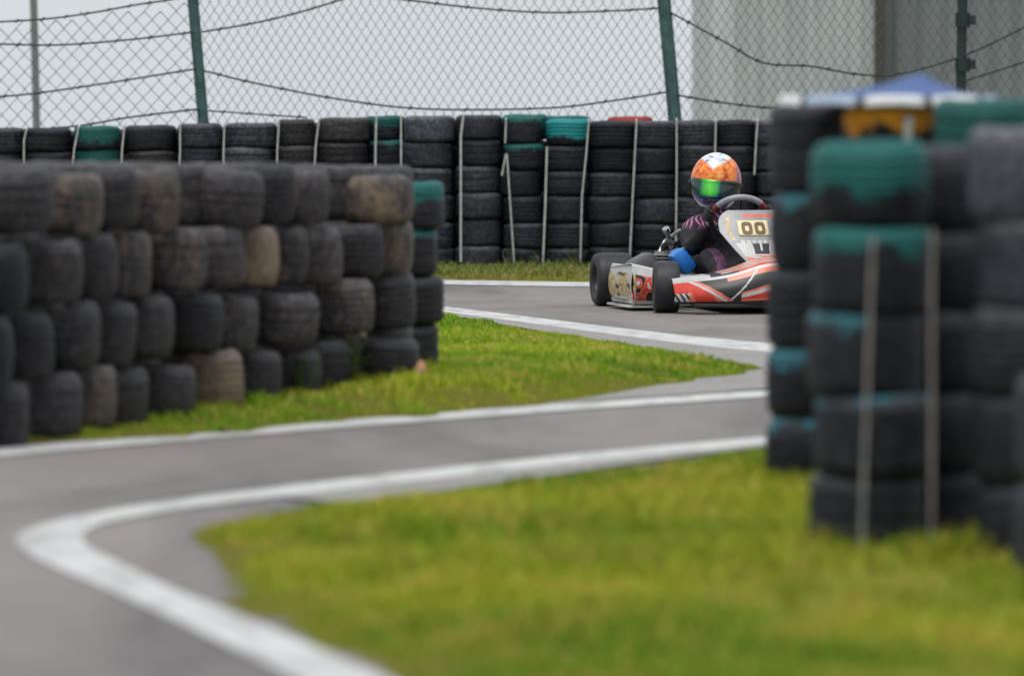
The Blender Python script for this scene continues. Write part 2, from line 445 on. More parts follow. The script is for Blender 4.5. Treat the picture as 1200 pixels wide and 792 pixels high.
# middle island (carries the left tyre wall)
ISL = smooth_path(gp([(-200, 522), (-40, 521), (95, 516), (200, 509), (300, 501), (420, 490), (500, 484), (600, 475.5), (680, 468), (740, 459), (800, 451), (850, 442), (882, 435)]) +
                  gp([(870, 432), (800, 420), (700, 404.5), (600, 388), (515, 374.5), (400, 356), (250, 345), (-200, 340)]), 8)
def isl_top(x, y):
    t = np.clip((x + 1.35) / 1.0, 0, 1); fade = np.clip((1.6 - x) / 1.5, 0, 1)
    return .012 + .052 * t * t * (3 - 2 * t) * fade * np.clip((23.5 - y) / 3, 0, 1)
T_ISL = Turf(ISL, isl_top, .16, 11); T_ISL.sheet((.07, .12), clip=((-3.2, 15), (2.5, 31)))
# foreground island, bottom right
NEAR = smooth_path(gp([(272, 624), (310, 618), (350, 608), (430, 596), (500, 586), (600, 573), (760, 553), (890, 536), (1050, 514), (1250, 494)]), 8).tolist() + \
       smooth_path(gp([(1400, 500), (1400, 700), (1200, 960), (800, 960), (600, 850), (490, 790), (432, 765), (368, 735), (310, 700), (280, 664), (268, 638)]), 8).tolist()
T_NEAR = Turf(NEAR, lambda x, y: .006 + 0 * x, .10, 21); T_NEAR.sheet((.05, .09))
# far strip under the back wall
FARS = [(-9, G(0, 328)[1]), G(512, 327.5)[:2], G(700, 330)[:2], G(1100, 335)[:2], (9, G(1200, 336)[1]), (9, 40), (-9, 40)]
T_FAR = Turf([tuple(p) for p in FARS], lambda x, y: .01 + 0 * x, .25, 31); T_FAR.sheet((.14, .14))

def isl_mask(x, y): return (x > (-150 - 0) / 345 * 1.15 - 1.7) & ((x > -.35) | (y < 17.0 + (x + 1.75) * 2.05 + .25))
blades('grass', T_ISL, 230000, (-1.9, 15.8), (1.9, 29), .042, .0065, M_GRASS, isl_mask, 3,
       lambda x, y: np.where((x > -.95) & (x < -.3) & (y < 17.0 + (x + 1.75) * 2.05), (.42 + 1.0 * vnoise(x, y, 6, 77)), .58))
def near_len(x, y):                              # taller, unmown grass round the tyre stacks
    q = np.ones_like(x)
    for px, s_ in ((953, 441), (1020, 526), (1112, 516), (1211, 536), (1268, 562)):
        cy_ = F / s_; q = np.maximum(q, 1.45 * np.exp(-((x - X_at(px, cy_)) ** 2 + ((y - cy_) * .8) ** 2) / .11))
    return q
blades('grass', T_NEAR, 110000, (-.75, 8.3), (1.75, 17.8), .036, .0065, M_GRASS_NEAR, None, 5, near_len, -.02, .5)
blades('grass', T_FAR, 26000, (-.9, 32.4), (2.2, 36.2), .032, .009, M_GRASS_DRY, None, 6)

# ------------------------------------------------------------------ tyres
def tyre_mesh(name, grooves, seed, mat, seg=40, rnd=False):
    """unit tyre lying flat: outer radius 1, width 1, axis z, base at z=-.5"""
    r = random.Random(seed)
    prof = [(.50, -.36), (.53, -.44), (.62, -.485), (.74, -.50), (.86, -.485), (.935, -.445), (.975, -.40), (.993, -.34)]
    if rnd: prof = [(.50, -.36), (.53, -.44), (.60, -.485), (.68, -.50), (.78, -.488), (.86, -.45), (.92, -.395), (.945, -.345), (.965, -.305)]
    tread = []
    if grooves:
        for z in grooves:
            e = 1 - .35 * (z * z) * rnd; tread += [(e, z - .034), (e - .034, z - .022), (e - .034, z + .022), (e, z + .034)]
    else: tread = [(.985, -.2), (.998, -.1), (1.002, 0), (.998, .1), (.985, .2)]
    prof = prof + tread + [(a, -b) for a, b in reversed(prof)] + [(.86, .33), (.88, 0), (.86, -.33)]
    n = len(prof); ph = r.random() * 6; amp = r.uniform(.006, .018); vs = []; fs = []
    for k in range(seg):
        a = 2 * math.pi * k / seg
        w = 1 + amp * math.sin(2 * a + ph) + .006 * math.sin(5 * a + 2 * ph)
        sag = .012 * math.sin(3 * a + ph)
        for q, z in prof: vs.append((q * w * math.cos(a), q * w * math.sin(a), z + sag * (q > .7)))
    for k in range(seg):
        l = (k + 1) % seg
        for i in range(n):
            j = (i + 1) % n; fs.append((k * n + i, l * n + i, l * n + j, k * n + j))
    m = MB(); m.add(vs, fs); return m.mesh(name, mat, angle=50)
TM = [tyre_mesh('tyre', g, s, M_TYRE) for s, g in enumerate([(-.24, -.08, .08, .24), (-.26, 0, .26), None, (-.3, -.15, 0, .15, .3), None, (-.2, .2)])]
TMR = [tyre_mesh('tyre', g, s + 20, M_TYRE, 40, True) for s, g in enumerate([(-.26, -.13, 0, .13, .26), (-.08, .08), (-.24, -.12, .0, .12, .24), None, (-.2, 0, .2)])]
TEAL = (.010, .135, .125); TEALD = (.008, .10, .085); TEALB = (.015, .28, .29); ORANGE = (.95, .40, .015); REDP = (.35, .04, .03)
BLUEG = (.03, .15, .19)
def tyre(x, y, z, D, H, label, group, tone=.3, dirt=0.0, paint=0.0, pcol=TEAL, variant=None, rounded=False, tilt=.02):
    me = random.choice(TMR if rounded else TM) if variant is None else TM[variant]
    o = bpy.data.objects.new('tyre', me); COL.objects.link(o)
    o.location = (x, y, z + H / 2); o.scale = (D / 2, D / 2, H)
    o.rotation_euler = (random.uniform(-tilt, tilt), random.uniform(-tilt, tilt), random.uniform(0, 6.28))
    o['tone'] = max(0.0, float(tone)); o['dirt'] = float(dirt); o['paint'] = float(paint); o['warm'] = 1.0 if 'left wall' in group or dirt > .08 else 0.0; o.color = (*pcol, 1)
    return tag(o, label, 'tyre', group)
def strap(pts, label, width=.016, th=.0025, group=None, mat=None):
    """flat webbing following pts (world), facing -y"""
    m = MB(); vs = []
    for i, p in enumerate(pts):
        p = Vector(p); t = Vector(pts[min(i + 1, len(pts) - 1)]) - Vector(pts[max(i - 1, 0)]); t.normalize()
        sx = Vector((1, 0, 0)); sx = (sx - t * sx.dot(t)).normalized(); nn = sx.cross(t)
        for a, b in ((-1, -1), (1, -1), (1, 1), (-1, 1)): vs.append(p + sx * a * width / 2 + nn * b * th / 2)
    n = len(pts); fs = [(0, 1, 2, 3), (4 * n - 1, 4 * n - 2, 4 * n - 3, 4 * n - 4)]
    for i in range(n - 1):
        for k in range(4):
            l = (k + 1) % 4; fs.append((4 * i + k, 4 * (i + 1) + k, 4 * (i + 1) + l, 4 * i + l))
    m.add(vs, fs); o = m.build('strap', mat or M_STRAP, smooth=False); return tag(o, label, 'strap', group)

ORD = {1: 'top', 2: 'second from top', 3: 'third from top', 4: 'third from bottom', 5: 'second from bottom', 6: 'bottom'}
BD = G(600, 318.5)[1]                              # distance of the back wall front
# (x0, x1, y_top, phrase, tones/paint)
BACK = [
 (-60, -22, 150, 'in the far-wall stack outside the left photo edge', {}),
 (-22, 28, 150, 'in the far-wall stack cut by the left photo edge', {}),
 (28, 86, 150, 'in the far-wall stack left of the leftmost teal one', {}),
 (88, 141, 148, 'in the leftmost teal far-wall stack', {1: (TEALD, .75), 2: (TEALD, .75)}),
 (143, 210, 147, 'in the wide far-wall stack beside the leftmost teal one', {}),
 (211, 262, 145, 'in the far-wall stack below the left fence post', {}),
 (263, 321, 144, 'in the grey-capped far-wall stack right of the left post', {}),
 (325, 370, 140, 'in the mud-stained far-wall stack', {}),
 (372, 434, 138, 'in the far-wall stack right of the mud-stained one', {}),
 (438, 469, 136, 'in the narrow dark teal far-wall stack', {1: (TEALD, .6), 2: (TEALD, .5)}),
 (470, 534, 136, 'in the far-wall stack just above the left wall end', {}),
 (535, 587, 135, 'in the far-wall stack with one full-length straight strap', {}),
 (588, 636, 137, 'in the dark teal far-wall stack with the broken strap', {1: (TEALD, .48), 2: (TEALD, .5), 3: (TEALD, .3), 4: (TEALD, .2)}),
 (637, 690, 140, 'in the far-wall stack with the bright teal cap', {1: (TEALB, .75), 2: (BLUEG, .2)}),
 (689, 743, 142, 'in the far-wall stack above the kart rear wheel', {}),
 (742, 793, 142, 'in the far-wall stack above the kart front wheel', {}),
 (793, 838, 141, 'in the far-wall stack behind the helmet left half', {}),
 (838, 885, 141, 'in the far-wall stack behind the helmet right half', {1: (BLUEG, .15), 2: (BLUEG, .25)}),
 (885, 934, 141, 'in the far-wall stack right of the helmet', {}),
 (934, 985, 141, 'in the far-wall stack hidden behind the near stacks', {}),
]
ts = {7: .25, 10: .65, 6: .55, 5: .35, 3: .2, 11: .3, 16: .5, 18: .4}
mud = {7: .30, 8: .18, 4: .12}
rb = random.Random(4)
for ci, (x0, x1, yt, ph, pt) in enumerate(BACK):
    s = F / (BD + .14); D = (x1 - x0) / s
    Dd = min(D * 1.03, .33) if D > .19 else .27
    y = BD + .14 + rb.uniform(-.02, .03) + (.12 if D < .19 else 0); x = X_at((x0 + x1) / 2, y)
    ztop = 1 - (yt - HOR) * y / F; zb = -.01
    hs = [rb.uniform(.93, 1.07) for _ in range(6)]; k = (ztop - zb) / sum(hs); z = zb
    for r in range(6, 0, -1):
        h = hs[r - 1] * k; c, a = pt.get(r, (TEAL, 0))
        tn = ts.get(ci, .08) * (1 if r == 1 else .6) + rb.choice((.0, .05, .1, .22, .32))
        tyre(x + rb.uniform(-.012, .012), y + rb.uniform(-.015, .015), z, Dd * rb.uniform(.97, 1.03), h,
             f"{'teal-topped' if a > .3 else 'black'} tyre, {ORD[r]} {ph}", 'tyres of the far wall', tn, mud.get(ci, 0) + rb.uniform(-.1, .06), a, c)
        z += h
# plain second row closing the wall from behind
for ci in range(len(BACK)):
    x0, x1, yt, ph, pt = BACK[ci]; y = BD + .40
    if ci in (12, 13): continue
    x = X_at({14: 702, 15: 790}.get(ci, (x0 + x1) / 2 + 24), y + .03 * (ci % 2)); h = (1 - (yt + 4 - HOR) * y / F + .01) / 6
    for r in range(6): tyre(x, y, -.01 + h * r, .32, h, f"hidden tyre, {ORD[6 - r]} {ph.replace('in the', 'behind the')}", 'back-row tyres of the far wall', .08, 0)
# second-row stacks just showing over the front ones
for (px, zt, c, a, ph) in ((615, 1.005, TEAL, .6, 'behind the dark teal stack'), (665, .995, TEAL, .5, 'behind the bright teal cap'), (738, .990, REDP, .8, 'behind the kart wheel stacks')):
    y = BD + .47; x = X_at(px, y); h = (zt + .01) / 6
    for r in range(6, 0, -1):
        tyre(x, y, -.01 + h * (6 - r), .30, h, (f"{'red' if c is REDP else 'teal'} tyre, top of the second row {ph}" if r == 1 else f"hidden tyre, {ORD[r]} of the second row {ph}"), 'tyres of the far wall', .1, 0, a if r == 1 else 0, c)
# pale straps at the joints of the far wall: list of photo (x, y)
yf = BD - .035
def far_strap(pix, label, over=True, w=.011):
    pts = [P(px, py, yf) for px, py in pix]
    if over: pts = [pts[0] + Vector((0, .12, .012))] + pts
    strap(pts, label, w, group='pale straps on the far wall')
far_strap([(31, 152), (28, 165), (28, 200)], 'pale strap at the left end of the far tyre wall')
far_strap([(92, 149), (87, 175), (84, 205)], 'slanting pale strap left of the leftmost teal stack')
far_strap([(146, 147), (143, 175), (142, 205)], 'pale strap right of the leftmost teal stack')
far_strap([(211, 146), (211, 175), (210, 205)], 'pale strap just left of the left fence post')
far_strap([(263, 145), (262, 175), (262, 205)], 'pale strap just right of the left fence post')
far_strap([(327, 141), (325, 175), (324, 230)], 'pale strap on the left of the mud-stained far stack')
far_strap([(374, 139), (370, 170), (367, 230)], 'pale strap on the right of the mud-stained far stack')
far_strap([(441, 137), (440, 175), (440, 240)], 'pale strap on the left of the narrow dark teal stack', w=.013)
far_strap([(470, 136), (470, 180), (470, 240)], 'pale strap on the right of the narrow dark teal stack')
far_strap([(543, 135), (540, 160), (540, 240), (540, 307)], 'full-length straight strap near the left wall end', w=.014)
far_strap([(593, 140), (592, 168)], 'short top piece of the broken strap')
far_strap([(593, 180), (588, 206)], 'short loose flap of the broken strap', over=False)
far_strap([(594, 180), (598, 240), (603, 316)], 'long slanting lower piece of the broken strap', over=False)
far_strap([(641, 172), (639, 240), (636, 314)], 'full-length strap below the bright teal cap', over=False, w=.013)
far_strap([(690, 142), (687, 180), (682, 230), (680, 309)], 'long strap rising behind the kart rear wheel')
far_strap([(746, 142), (744, 180), (741, 240), (738, 303)], 'long strap between the kart rear and front wheels')
far_strap([(793, 141), (793, 200), (792, 290)], 'long strap left of the orange helmet')
far_strap([(839, 141), (838, 178), (838, 250)], 'strap running down behind the orange helmet')
far_strap([(888, 141), (886, 165), (884, 205)], 'strap right of the helmet by the near stacks')

# ---- left wall: flat tyres laid like bricks, receding to the right
LW_A, LW_B = (0, 17.05), (490, 19.8)              # photo column, distance of the tyre centre line
def lw_y(px): return LW_A[1] + (LW_B[1] - LW_A[1]) * (px - LW_A[0]) / (LW_B[0] - LW_A[0])
ROWS = {1: [(-20, .2, .1, 0), (63, .35, .1, 0), (121, .5, .33, 0), (163, .3, 0, 0), (212, .45, .36, 0), (310, .45, .10, 0), (348, .2, .05, 0), (387, .5, .2, 0), (485, .35, .40, .12)],
        2: [(35, .15, .2, 0), (100, .5, .14, 0), (140, .3, .12, 0), (180, .5, .2, 0), (245, .5, .34, 0), (288, .6, .1, 0), (329, .8, .62, 0), (364, .3, .25, 0), (404, .65, .2, 0), (452, .3, .08, 0), (485, .5, .36, 0)],
        3: [(18, .1, 0, 0), (65, .25, .05, 0), (119, .4, 0, 0), (161, .35, 0, 0), (206, .35, 0, 0), (264, .25, 0, 0), (303, .4, .24, 0), (375, .5, .12, 0), (441, .6, .36, .28), (489, .3, .12, 0)],
        4: [(-6, .2, .1, 0), (36, .35, .2, 0), (98, .3, .15, 0), (139, .6, .33, 0), (175, .45, .05, 0), (232, .4, .05, 0), (287, .7, .55, 0), (331, .4, .15, 0), (378, .35, .1, 0), (412, .2, .05, 0), (493, .25, .12, 0)]}
NUM = ['first', 'second', 'third', 'fourth', 'fifth', 'sixth', 'seventh', 'eighth', 'ninth', 'tenth', 'eleventh', 'twelfth']
RN = {1: 'top row', 2: 'second row', 3: 'third row', 4: 'bottom row'}
def lw_top(px): return 1 - (np.interp(px, [-60, 0, 310, 490], [192, 193, 195, 199]) - HOR) * lw_y(px) / F
def lw_base(px):
    y = lw_y(px); x = X_at(px, y); return float(T_ISL.height(x, y - .1)[0][0]) - .012
udir = Vector((X_at(490, 19.15) - X_at(0, 17.3), 1.85, 0)).normalized(); ndir = Vector((udir.y, -udir.x, 0))
for row, items in ROWS.items():
    pos = []
    for i, (xe, tn, dr, pa) in enumerate(items):
        prev = items[i - 1][0] if i else xe - 60
        gap = xe - prev; gn = items[i + 1][0] - xe if i + 1 < len(items) else gap
        D = float(np.clip(gap / 350 * 1.42 * .62 + .1, .215, .285))
        if gap > 80: D = .285
        s = F / lw_y(xe); pc = xe - D * s / 2; y = lw_y(pc); pos.append([pc, y, D])
    for it in range(60):                           # push overlapping neighbours apart in depth, keep their place in the view
        for i in range(len(pos) - 1):
            a, b = pos[i], pos[i + 1]
            ax, bx = X_at(a[0], a[1]), X_at(b[0], b[1]); need = (a[2] + b[2]) / 2 * .97
            d = math.hypot(bx - ax, b[1] - a[1])
            if d < need:
                q = (need - d) * .35; a[1] -= q; b[1] += q
        for p in pos: p[1] += (lw_y(p[0]) - p[1]) * .06
    for i, ((xe, tn, dr, pa), (pc, y, D)) in enumerate(zip(items, pos)):
        t, b = lw_top(pc), lw_base(pc); H = (t - b) / 4; z = b + H * (4 - row)
        k = i if row in (2, 3) else i - 1          # the first tyre of rows 1 and 4 lies outside the photo
        muddy = 'sandy brown' if dr > .5 else 'mud-stained' if dr > .3 else 'dusty grey' if tn > .55 else 'dark'
        where = 'outside the left photo edge in' if k < 0 else f'{NUM[k]} from the left in'
        if xe == 485 and row == 1: where = 'last at the right end of'
        tyre(X_at(pc, y), y, z + .002 + random.uniform(-.012, .008), D * (.965 if row > 1 else 1), H * random.uniform(.90, 1.03), f"{muddy} tyre, {where} the left wall's {RN[row]}", 'tyres of the left wall', tn * 1.25 - .12 + random.uniform(-.1, .12), dr + .05 + random.uniform(-.06, .09), pa, TEAL, None, True, .075)
# stack round the corner at the right end
cy = 20.5; cx = X_at(477, cy); cb = float(T_ISL.height(cx, cy)[0][0]) - .01; cz = 1 - (213 - HOR) * cy / F
for r in range(4):
    h = (cz - cb) / 4
    tyre(cx + .012 * ((-1) ** r), cy, cb + h * (3 - r), .25, h, f"{['teal-topped', 'half-teal', 'black', 'black'][r]} tyre, {['top', 'second', 'third', 'bottom'][r]} of the stack ending left wall", 'tyres of the left wall', .12, 0, [.62, .48, .2, 0][r], TEAL if r == 0 else TEALD)
# tyres of the row behind, seen edge-on along the top
for i, px in enumerate((10, 75, 140, 200, 262, 325, 385, 440)):
    y = lw_y(px) + .30; x = X_at(px, y); t = 1 - (189 + i * .7 - HOR) * y / F; b = float(T_ISL.height(x, y)[0][0]); H = (t - b) / 4
    for r in range(4):
        lab = f"dusty tyre peeping over the left wall's top row, {NUM[i]} from the left" if r == 3 else f"hidden dark tyre behind the left wall, {['bottom', 'second', 'third'][r]} in its {NUM[i]} back stack"
        tyre(x, y, b + H * r, .27, H, lab, 'tyres of the left wall' if r == 3 else 'hidden tyres behind the left wall', .45, .1, .25 if i == 6 else 0, TEAL)

# ---- right stacks, close to the camera
def stack(px, s, zb, hs, D, phrase, names, props, jit=.012, lean=0.0):
    y = F / s; x = X_at(px, y); z = zb; n = len(hs)
    for i, h in enumerate(hs):                      # bottom to top
        tn, dr, pa, pc = props.get(n - i, (.12, 0, 0, TEAL))
        col = 'teal-painted' if pa > .4 and pc in (TEAL, TEALB, TEALD) else 'orange-topped' if pc is ORANGE else 'bluish' if pa > .2 else 'grey' if tn > .3 else 'black'
        tyre(x + lean * i + random.uniform(-jit, jit), y + random.uniform(-jit, jit), z, D * random.uniform(.985, 1.015), h * 1.05, f"{col} tyre, {names[n - 1 - i]} {phrase}", 'tyres of the near stacks', tn, dr, pa, pc, None, random.random() < .7)
        z += h
    return x, y, z
N5 = ['top', 'second from top', 'middle', 'second from bottom', 'bottom']
gz = lambda px, s: float(T_NEAR.height(X_at(px, F / s), F / s)[0][0])
A_ = stack(953, 441, gz(953, 441) - .01, [.18, .19, .2, .212, .225], .268, 'of the leftmost near stack beside the kart', N5,
           {1: (.15, 0, .18, TEAL), 2: (.12, 0, .45, BLUEG), 3: (.12, 0, .40, BLUEG), 4: (.15, 0, .55, BLUEG), 5: (.1, 0, .45, BLUEG)}, .006, .006)
B_ = stack(1020, 526, gz(1020, 526) - .01, [.178, .18, .184, .187, .19], .268, 'of the two-strap near stack with the teal cap', N5,
           {1: (.1, 0, .70, TEAL), 2: (.1, 0, .50, TEAL), 3: (.12, 0, .42, BLUEG), 4: (.2, 0, .40, BLUEG), 5: (.15, 0, .3, BLUEG)})
C_ = stack(1112, 516, gz(1112, 516) - .01, [.178, .18, .182, .185, .188], .25, 'of the shadowed near stack right of the two straps', N5, {1: (.2, 0, .2, TEAL)})
D_ = stack(1211, 536, gz(1211, 536) - .01, [.187, .188, .19, .192, .195], .27, 'of the tall grey-topped stack at right edge', N5,
           {1: (1.0, 0, 0, TEAL), 2: (.6, 0, 0, TEAL), 3: (.3, 0, 0, TEAL), 4: (.1, 0, 0, TEAL), 5: (.15, 0, 0, TEAL)})
E_ = stack(1268, 562, gz(1268, 562) - .01, [.22, .22], .28, 'of the two-tyre stack cut by right edge', ['top', 'bottom'], {1: (.4, 0, 0, TEAL), 2: (.3, 0, 0, TEAL)})
O_ = stack(1052, 455, gz(1052, 455) - .01, [.2, .2, .2, .202, .205], .272, 'of the orange-topped stack under the blue cover', N5, {1: (.05, 0, .53, ORANGE)})
Q_ = stack(1160, 463, gz(1160, 463) - .01, [.20, .20, .205, .205, .21], .278, 'of the teal stack at rear right', N5, {1: (.15, 0, .75, TEALD), 2: (.12, 0, .3, TEALD)})
# straps on the near stacks
def near_strap(pix, d, label, over=.1, w=.009):
    pts = [P(px, py, d) for px, py in pix]
    if over: pts = [pts[0] + Vector((0, over, .006))] + pts
    strap(pts, label, w, .003, group='straps on the near stacks', mat=M_STRAPD if over == 0 else None)
yb = B_[1] - .152
near_strap([(1023, 275), (1020, 340), (1016, 460), (1012, 560), (1009, 648)], yb, 'left grey strap down the teal-capped near stack', 0)
near_strap([(1093, 268), (1092, 340), (1092, 460), (1092, 560), (1091, 662)], yb - .005, 'right grey strap down the teal-capped near stack', 0)
near_strap([(1065, 138), (1064, 150), (1063, 176)], O_[1] - .155, 'white strap end hanging below the blue cover', .05, .02)

# blue and white peaked cover lying on the near stacks
M_CBLUE = plain('blue_cover_cloth', (.07, .125, .29), .75, var=.2, scale=12)
M_CWHITE = plain('white_cover_cloth', (.78, .79, .80), .75, var=.1)
M_CPALE = plain('pale_blue_cover_cloth', (.42, .50, .62), .75, var=.15)
M_CTEAL = plain('teal_cover_cloth', (.03, .18, .17), .75, var=.2)
cy0 = F / 452; c0 = Vector((X_at(1040, cy0), cy0, 0)); apex = Vector((X_at(1080, cy0), cy0 + .02, 1.108))
cov = empty('peaked_cover', (c0.x, c0.y, 1.0)); tag(cov, 'blue peaked cloth cover with white hem flaps on the near stacks', 'cover')
RX, RY = .275, .26; NP = 10
def rim(a, z, q=1.0): return Vector((c0.x + RX * q * math.cos(a), c0.y + RY * q * math.sin(a), z))
m = MB()
def cfn(u, v):
    a = 2 * math.pi * u; e = rim(a, 1.045 + .004 * math.cos(NP * a)); w = v ** .8
    p = e.lerp(apex, w); p.z -= .016 * math.sin(math.pi * w); return p - Vector((c0.x, c0.y, 1.0))
m.grid(cfn, 60, 10, closed_u=True); o = m.build('canopy', M_CBLUE, cov); sm = o.modifiers.new('t', 'SOLIDIFY'); sm.thickness = .003
for k in range(NP):
    a0, a1 = 2 * math.pi * (k + .06) / NP, 2 * math.pi * (k + .94) / NP; m = MB()
    m.grid(lambda u, v: rim(a0 + (a1 - a0) * u, 1.046 - .026 * v + .004 * math.sin(3.1 * u), 1.004 + .03 * v) - Vector((c0.x, c0.y, 1.0)), 8, 3)
    o = m.build('hem_flap', M_CWHITE if k % 3 else M_CPALE, cov); sm = o.modifiers.new('t', 'SOLIDIFY'); sm.thickness = .003

# ------------------------------------------------------------------ fence behind the far wall
FD = BD + .62
fence = empty('chain_link_fence', (0, FD, 0)); tag(fence, 'sagging green chain-link fence with leaning posts behind the far tyre wall', 'fence')
def fp(px, py, d=FD): return P(px, py, d) - Vector((0, FD, 0))
def post(pt, pb, r, mat, name='post'):
    a, b = fp(*pt), fp(*pb); d = (a - b).normalized(); b0 = b - d * (b.z / d.z) ; t0 = a + d * .45
    m = MB(); m.tube([b0 + d * ((t0 - b0).length * i / 6) for i in range(7)], r, 14)
    return m.build(name, mat, fence)
post((226, 0), (238, 140), .036, M_POST); post((778, 0), (791, 140), .044, M_POST)
p3 = post((1128, 0), (1126, 110), .034, M_POSTD)
for yy in (24, 76):
    m = MB(); c = fp(1128, yy); m.tube([c + Vector((0, 0, -.045)), c + Vector((0, 0, .045))], .05, 12); m.box(c + Vector((.06, -.01, 0)), (.05, .03, .06)); m.build('clamp', M_POSTD, p3)
def link_mesh(xa, xb, zb, ztop, pitch, hh, depth, r=.0022, name='mesh_panel'):
    """chain link: upright zigzag wires, each bent side to side so neighbours hook"""
    m = MB(); n = int((xb - xa) / pitch) + 1
    for i in range(n):
        x = xa + i * pitch; nz_ = int((ztop(x) - zb) / (hh / 2)); pts = []
        for j in range(nz_ + 1):
            z = zb + j * hh / 2; sx = .5 if (j + i) % 2 else -.5
            wob = .006 * math.sin(3.1 * z + x * 2) + .01 * math.sin(1.3 * x)
            pts.append((x + sx * pitch * 1.06 + wob, depth(x) + (.003 if j % 2 else -.003), z))
        m.tube(pts, r, 4, False)
    o = m.build(name, M_MESH, fence, smooth=False); return tag(o, kind='stuff')
xl, xm, xr = fp(232, 70).x, fp(784, 70).x, fp(1127, 60).x
# left bay: wider meshes with a ragged sagging upper edge
link_mesh(fp(-80, 0).x, xl, .72, lambda x: 1.60 + .16 * max(0, min(1, (x - fp(0, 0).x) / (xl - fp(0, 0).x))) ** 1.2 + .02 * math.sin(x * 31), .052, .112, lambda x: -.02, .003)
link_mesh(xl, xm, .72, lambda x: 2.15, .031, .096, lambda x: -.02 + .03 * math.sin((x - xl) * 1.2))
link_mesh(xm, xr, .72, lambda x: 2.15, .031, .096, lambda x: -.02 + .03 * math.sin((x - xm) * 1.6))
link_mesh(xr, fp(1320, 0).x, .72, lambda x: 2.15, .031, .096, lambda x: -.02)
def wire(pix, r=.0062):
    pts = [np.array(fp(a, b, FD - .03)) for a, b in pix]; q = [2 * pts[0] - pts[1]] + pts + [2 * pts[-1] - pts[-2]]; out = []
    for i in range(1, len(q) - 2):
        p0, p1, p2, p3 = q[i - 1:i + 3]
        for t in np.linspace(0, 1, 6, endpoint=False):
            out.append(.5 * ((2 * p1) + (-p0 + p2) * t + (2 * p0 - 5 * p1 + 4 * p2 - p3) * t * t + (-p0 + 3 * p1 - 3 * p2 + p3) * t ** 3))
    out.append(pts[-1])
    m = MB(); m.tube(out, r, 6)
    for i in range(2, len(out) - 1, 3):               # twisted knots along the wire
        v = Vector(out[i]); m.tube([v - Vector((.012, 0, .01)), v + Vector((.012, 0, .01))], r * 1.25, 5)
    m.build('tension_wire', M_WIRE, fence)
wire([(-60, 29), (0, 26), (60, 22), (110, 15), (160, 6), (200, 0), (228, -6)]); wire([(-60, 50), (0, 52), (70, 53), (150, 47), (228, 38)])
wire([(236, 38), (300, 27), (350, 15), (400, 0), (440, -12)]); wire([(-60, 116), (20, 112), (110, 100), (230, 81)])
wire([(238, 83), (300, 98), (400, 117), (500, 128), (640, 127), (720, 118), (782, 108)]); wire([(-60, 158), (80, 149), (150, 138), (233, 128)])
wire([(243, 130), (300, 134), (360, 138)], .005); wire([(440, -4), (490, 2), (560, 10), (640, 15), (720, 13), (772, 10)])
wire([(784, 14), (850, 50), (895, 74), (950, 78), (1010, 88), (1060, 86), (1127, 67)]); wire([(1128, 66), (1165, 50), (1260, 2)])
wire([(788, 111), (850, 121), (905, 127), (980, 130)]); wire([(1128, 96), (1200, 73), (1260, 52)])

# thin pole further back on the left
PD = FD + 8; b = P(45, 145, PD)
m = MB(); m.tube([(b.x, PD, -.2), (b.x - .02, PD, 1.2), (b.x - .05, PD, 2.6)], .03, 10)
tag(m.build('pole', plain('grey_pole_metal', (.22, .23, .24), .5, .3)), 'thin grey pole standing beyond the fence at far left', 'pole')

# building beyond the fence on the right
def make_wall(name, lo, hi):
    k = NM(name, .7, .3); g = k.coord(); n1 = k.noise(.5, 4, g); n2 = k.noise(2.2, 4, k.scaled(g, (3, 3, .35)))
    c = k.mix(n1, lo, hi); c = k.mix(k.ramp(n2, [(.45, 0), (.75, .5)]), c, tuple(q * .7 for q in lo)); k.color(c); k.bump(n1, .2, .02); return k.m
M_BL = make_wall('lit_cladding', (.46, .495, .51), (.56, .585, .595)); M_BR = make_wall('shaded_cladding', (.20, .225, .235), (.26, .28, .285))  # left face catches more light: painted as a paler and a darker cladding
M_BT = make_wall('lit_edge_trim', (.56, .63, .66), (.64, .69, .71))  # paler trim paints the wall's brightening towards its lit left edge
M_BP = make_wall('stained_steel', (.06, .06, .055), (.10, .085, .07))
HD = 52.0; hx = lambda px: X_at(px, HD)
bld = empty('building', (hx(1000), HD + 3, 0)); tag(bld, 'grey clad building with a dark pillar beyond the fence', 'building')
def bb(name, x0, x1, y0, y1, z0, z1, mat, bev=0):
    m = MB(); m.box(((x0 + x1) / 2 - bld.location.x, (y0 + y1) / 2 - bld.location.y, (z0 + z1) / 2), (x1 - x0, y1 - y0, z1 - z0), bev=bev); return m.build(name, mat, bld, smooth=False)
bb('wall', hx(862), hx(1024), HD, HD + 6, -1.5, 5.2, M_BL); bb('wall', hx(1036), hx(1420), HD + .25, HD + 6.1, -1.5, 5.2, M_BR)
bb('lit_wall_edge_strip', hx(835), hx(861.6), HD + .06, HD + 6, -1.5, 5.19, M_BT); bb('pillar', hx(1024.3), hx(1035.7), HD - .12, HD + .3, -1.5, 5.0, M_BP)
for i in range(9): bb('cladding_rib', hx(872 + i * 17) - .012, hx(872 + i * 17) + .012, HD - .02, HD - .002, -1.5, 5.1, M_BL)
for i in range(12): bb('cladding_rib', hx(1052 + i * 28) - .012, hx(1052 + i * 28) + .012, HD + .225, HD + .248, -1.5, 5.1, M_BR)
bb('roof', hx(828), hx(1430), HD - .4, HD + 6.4, 5.2, 5.45, M_BP)

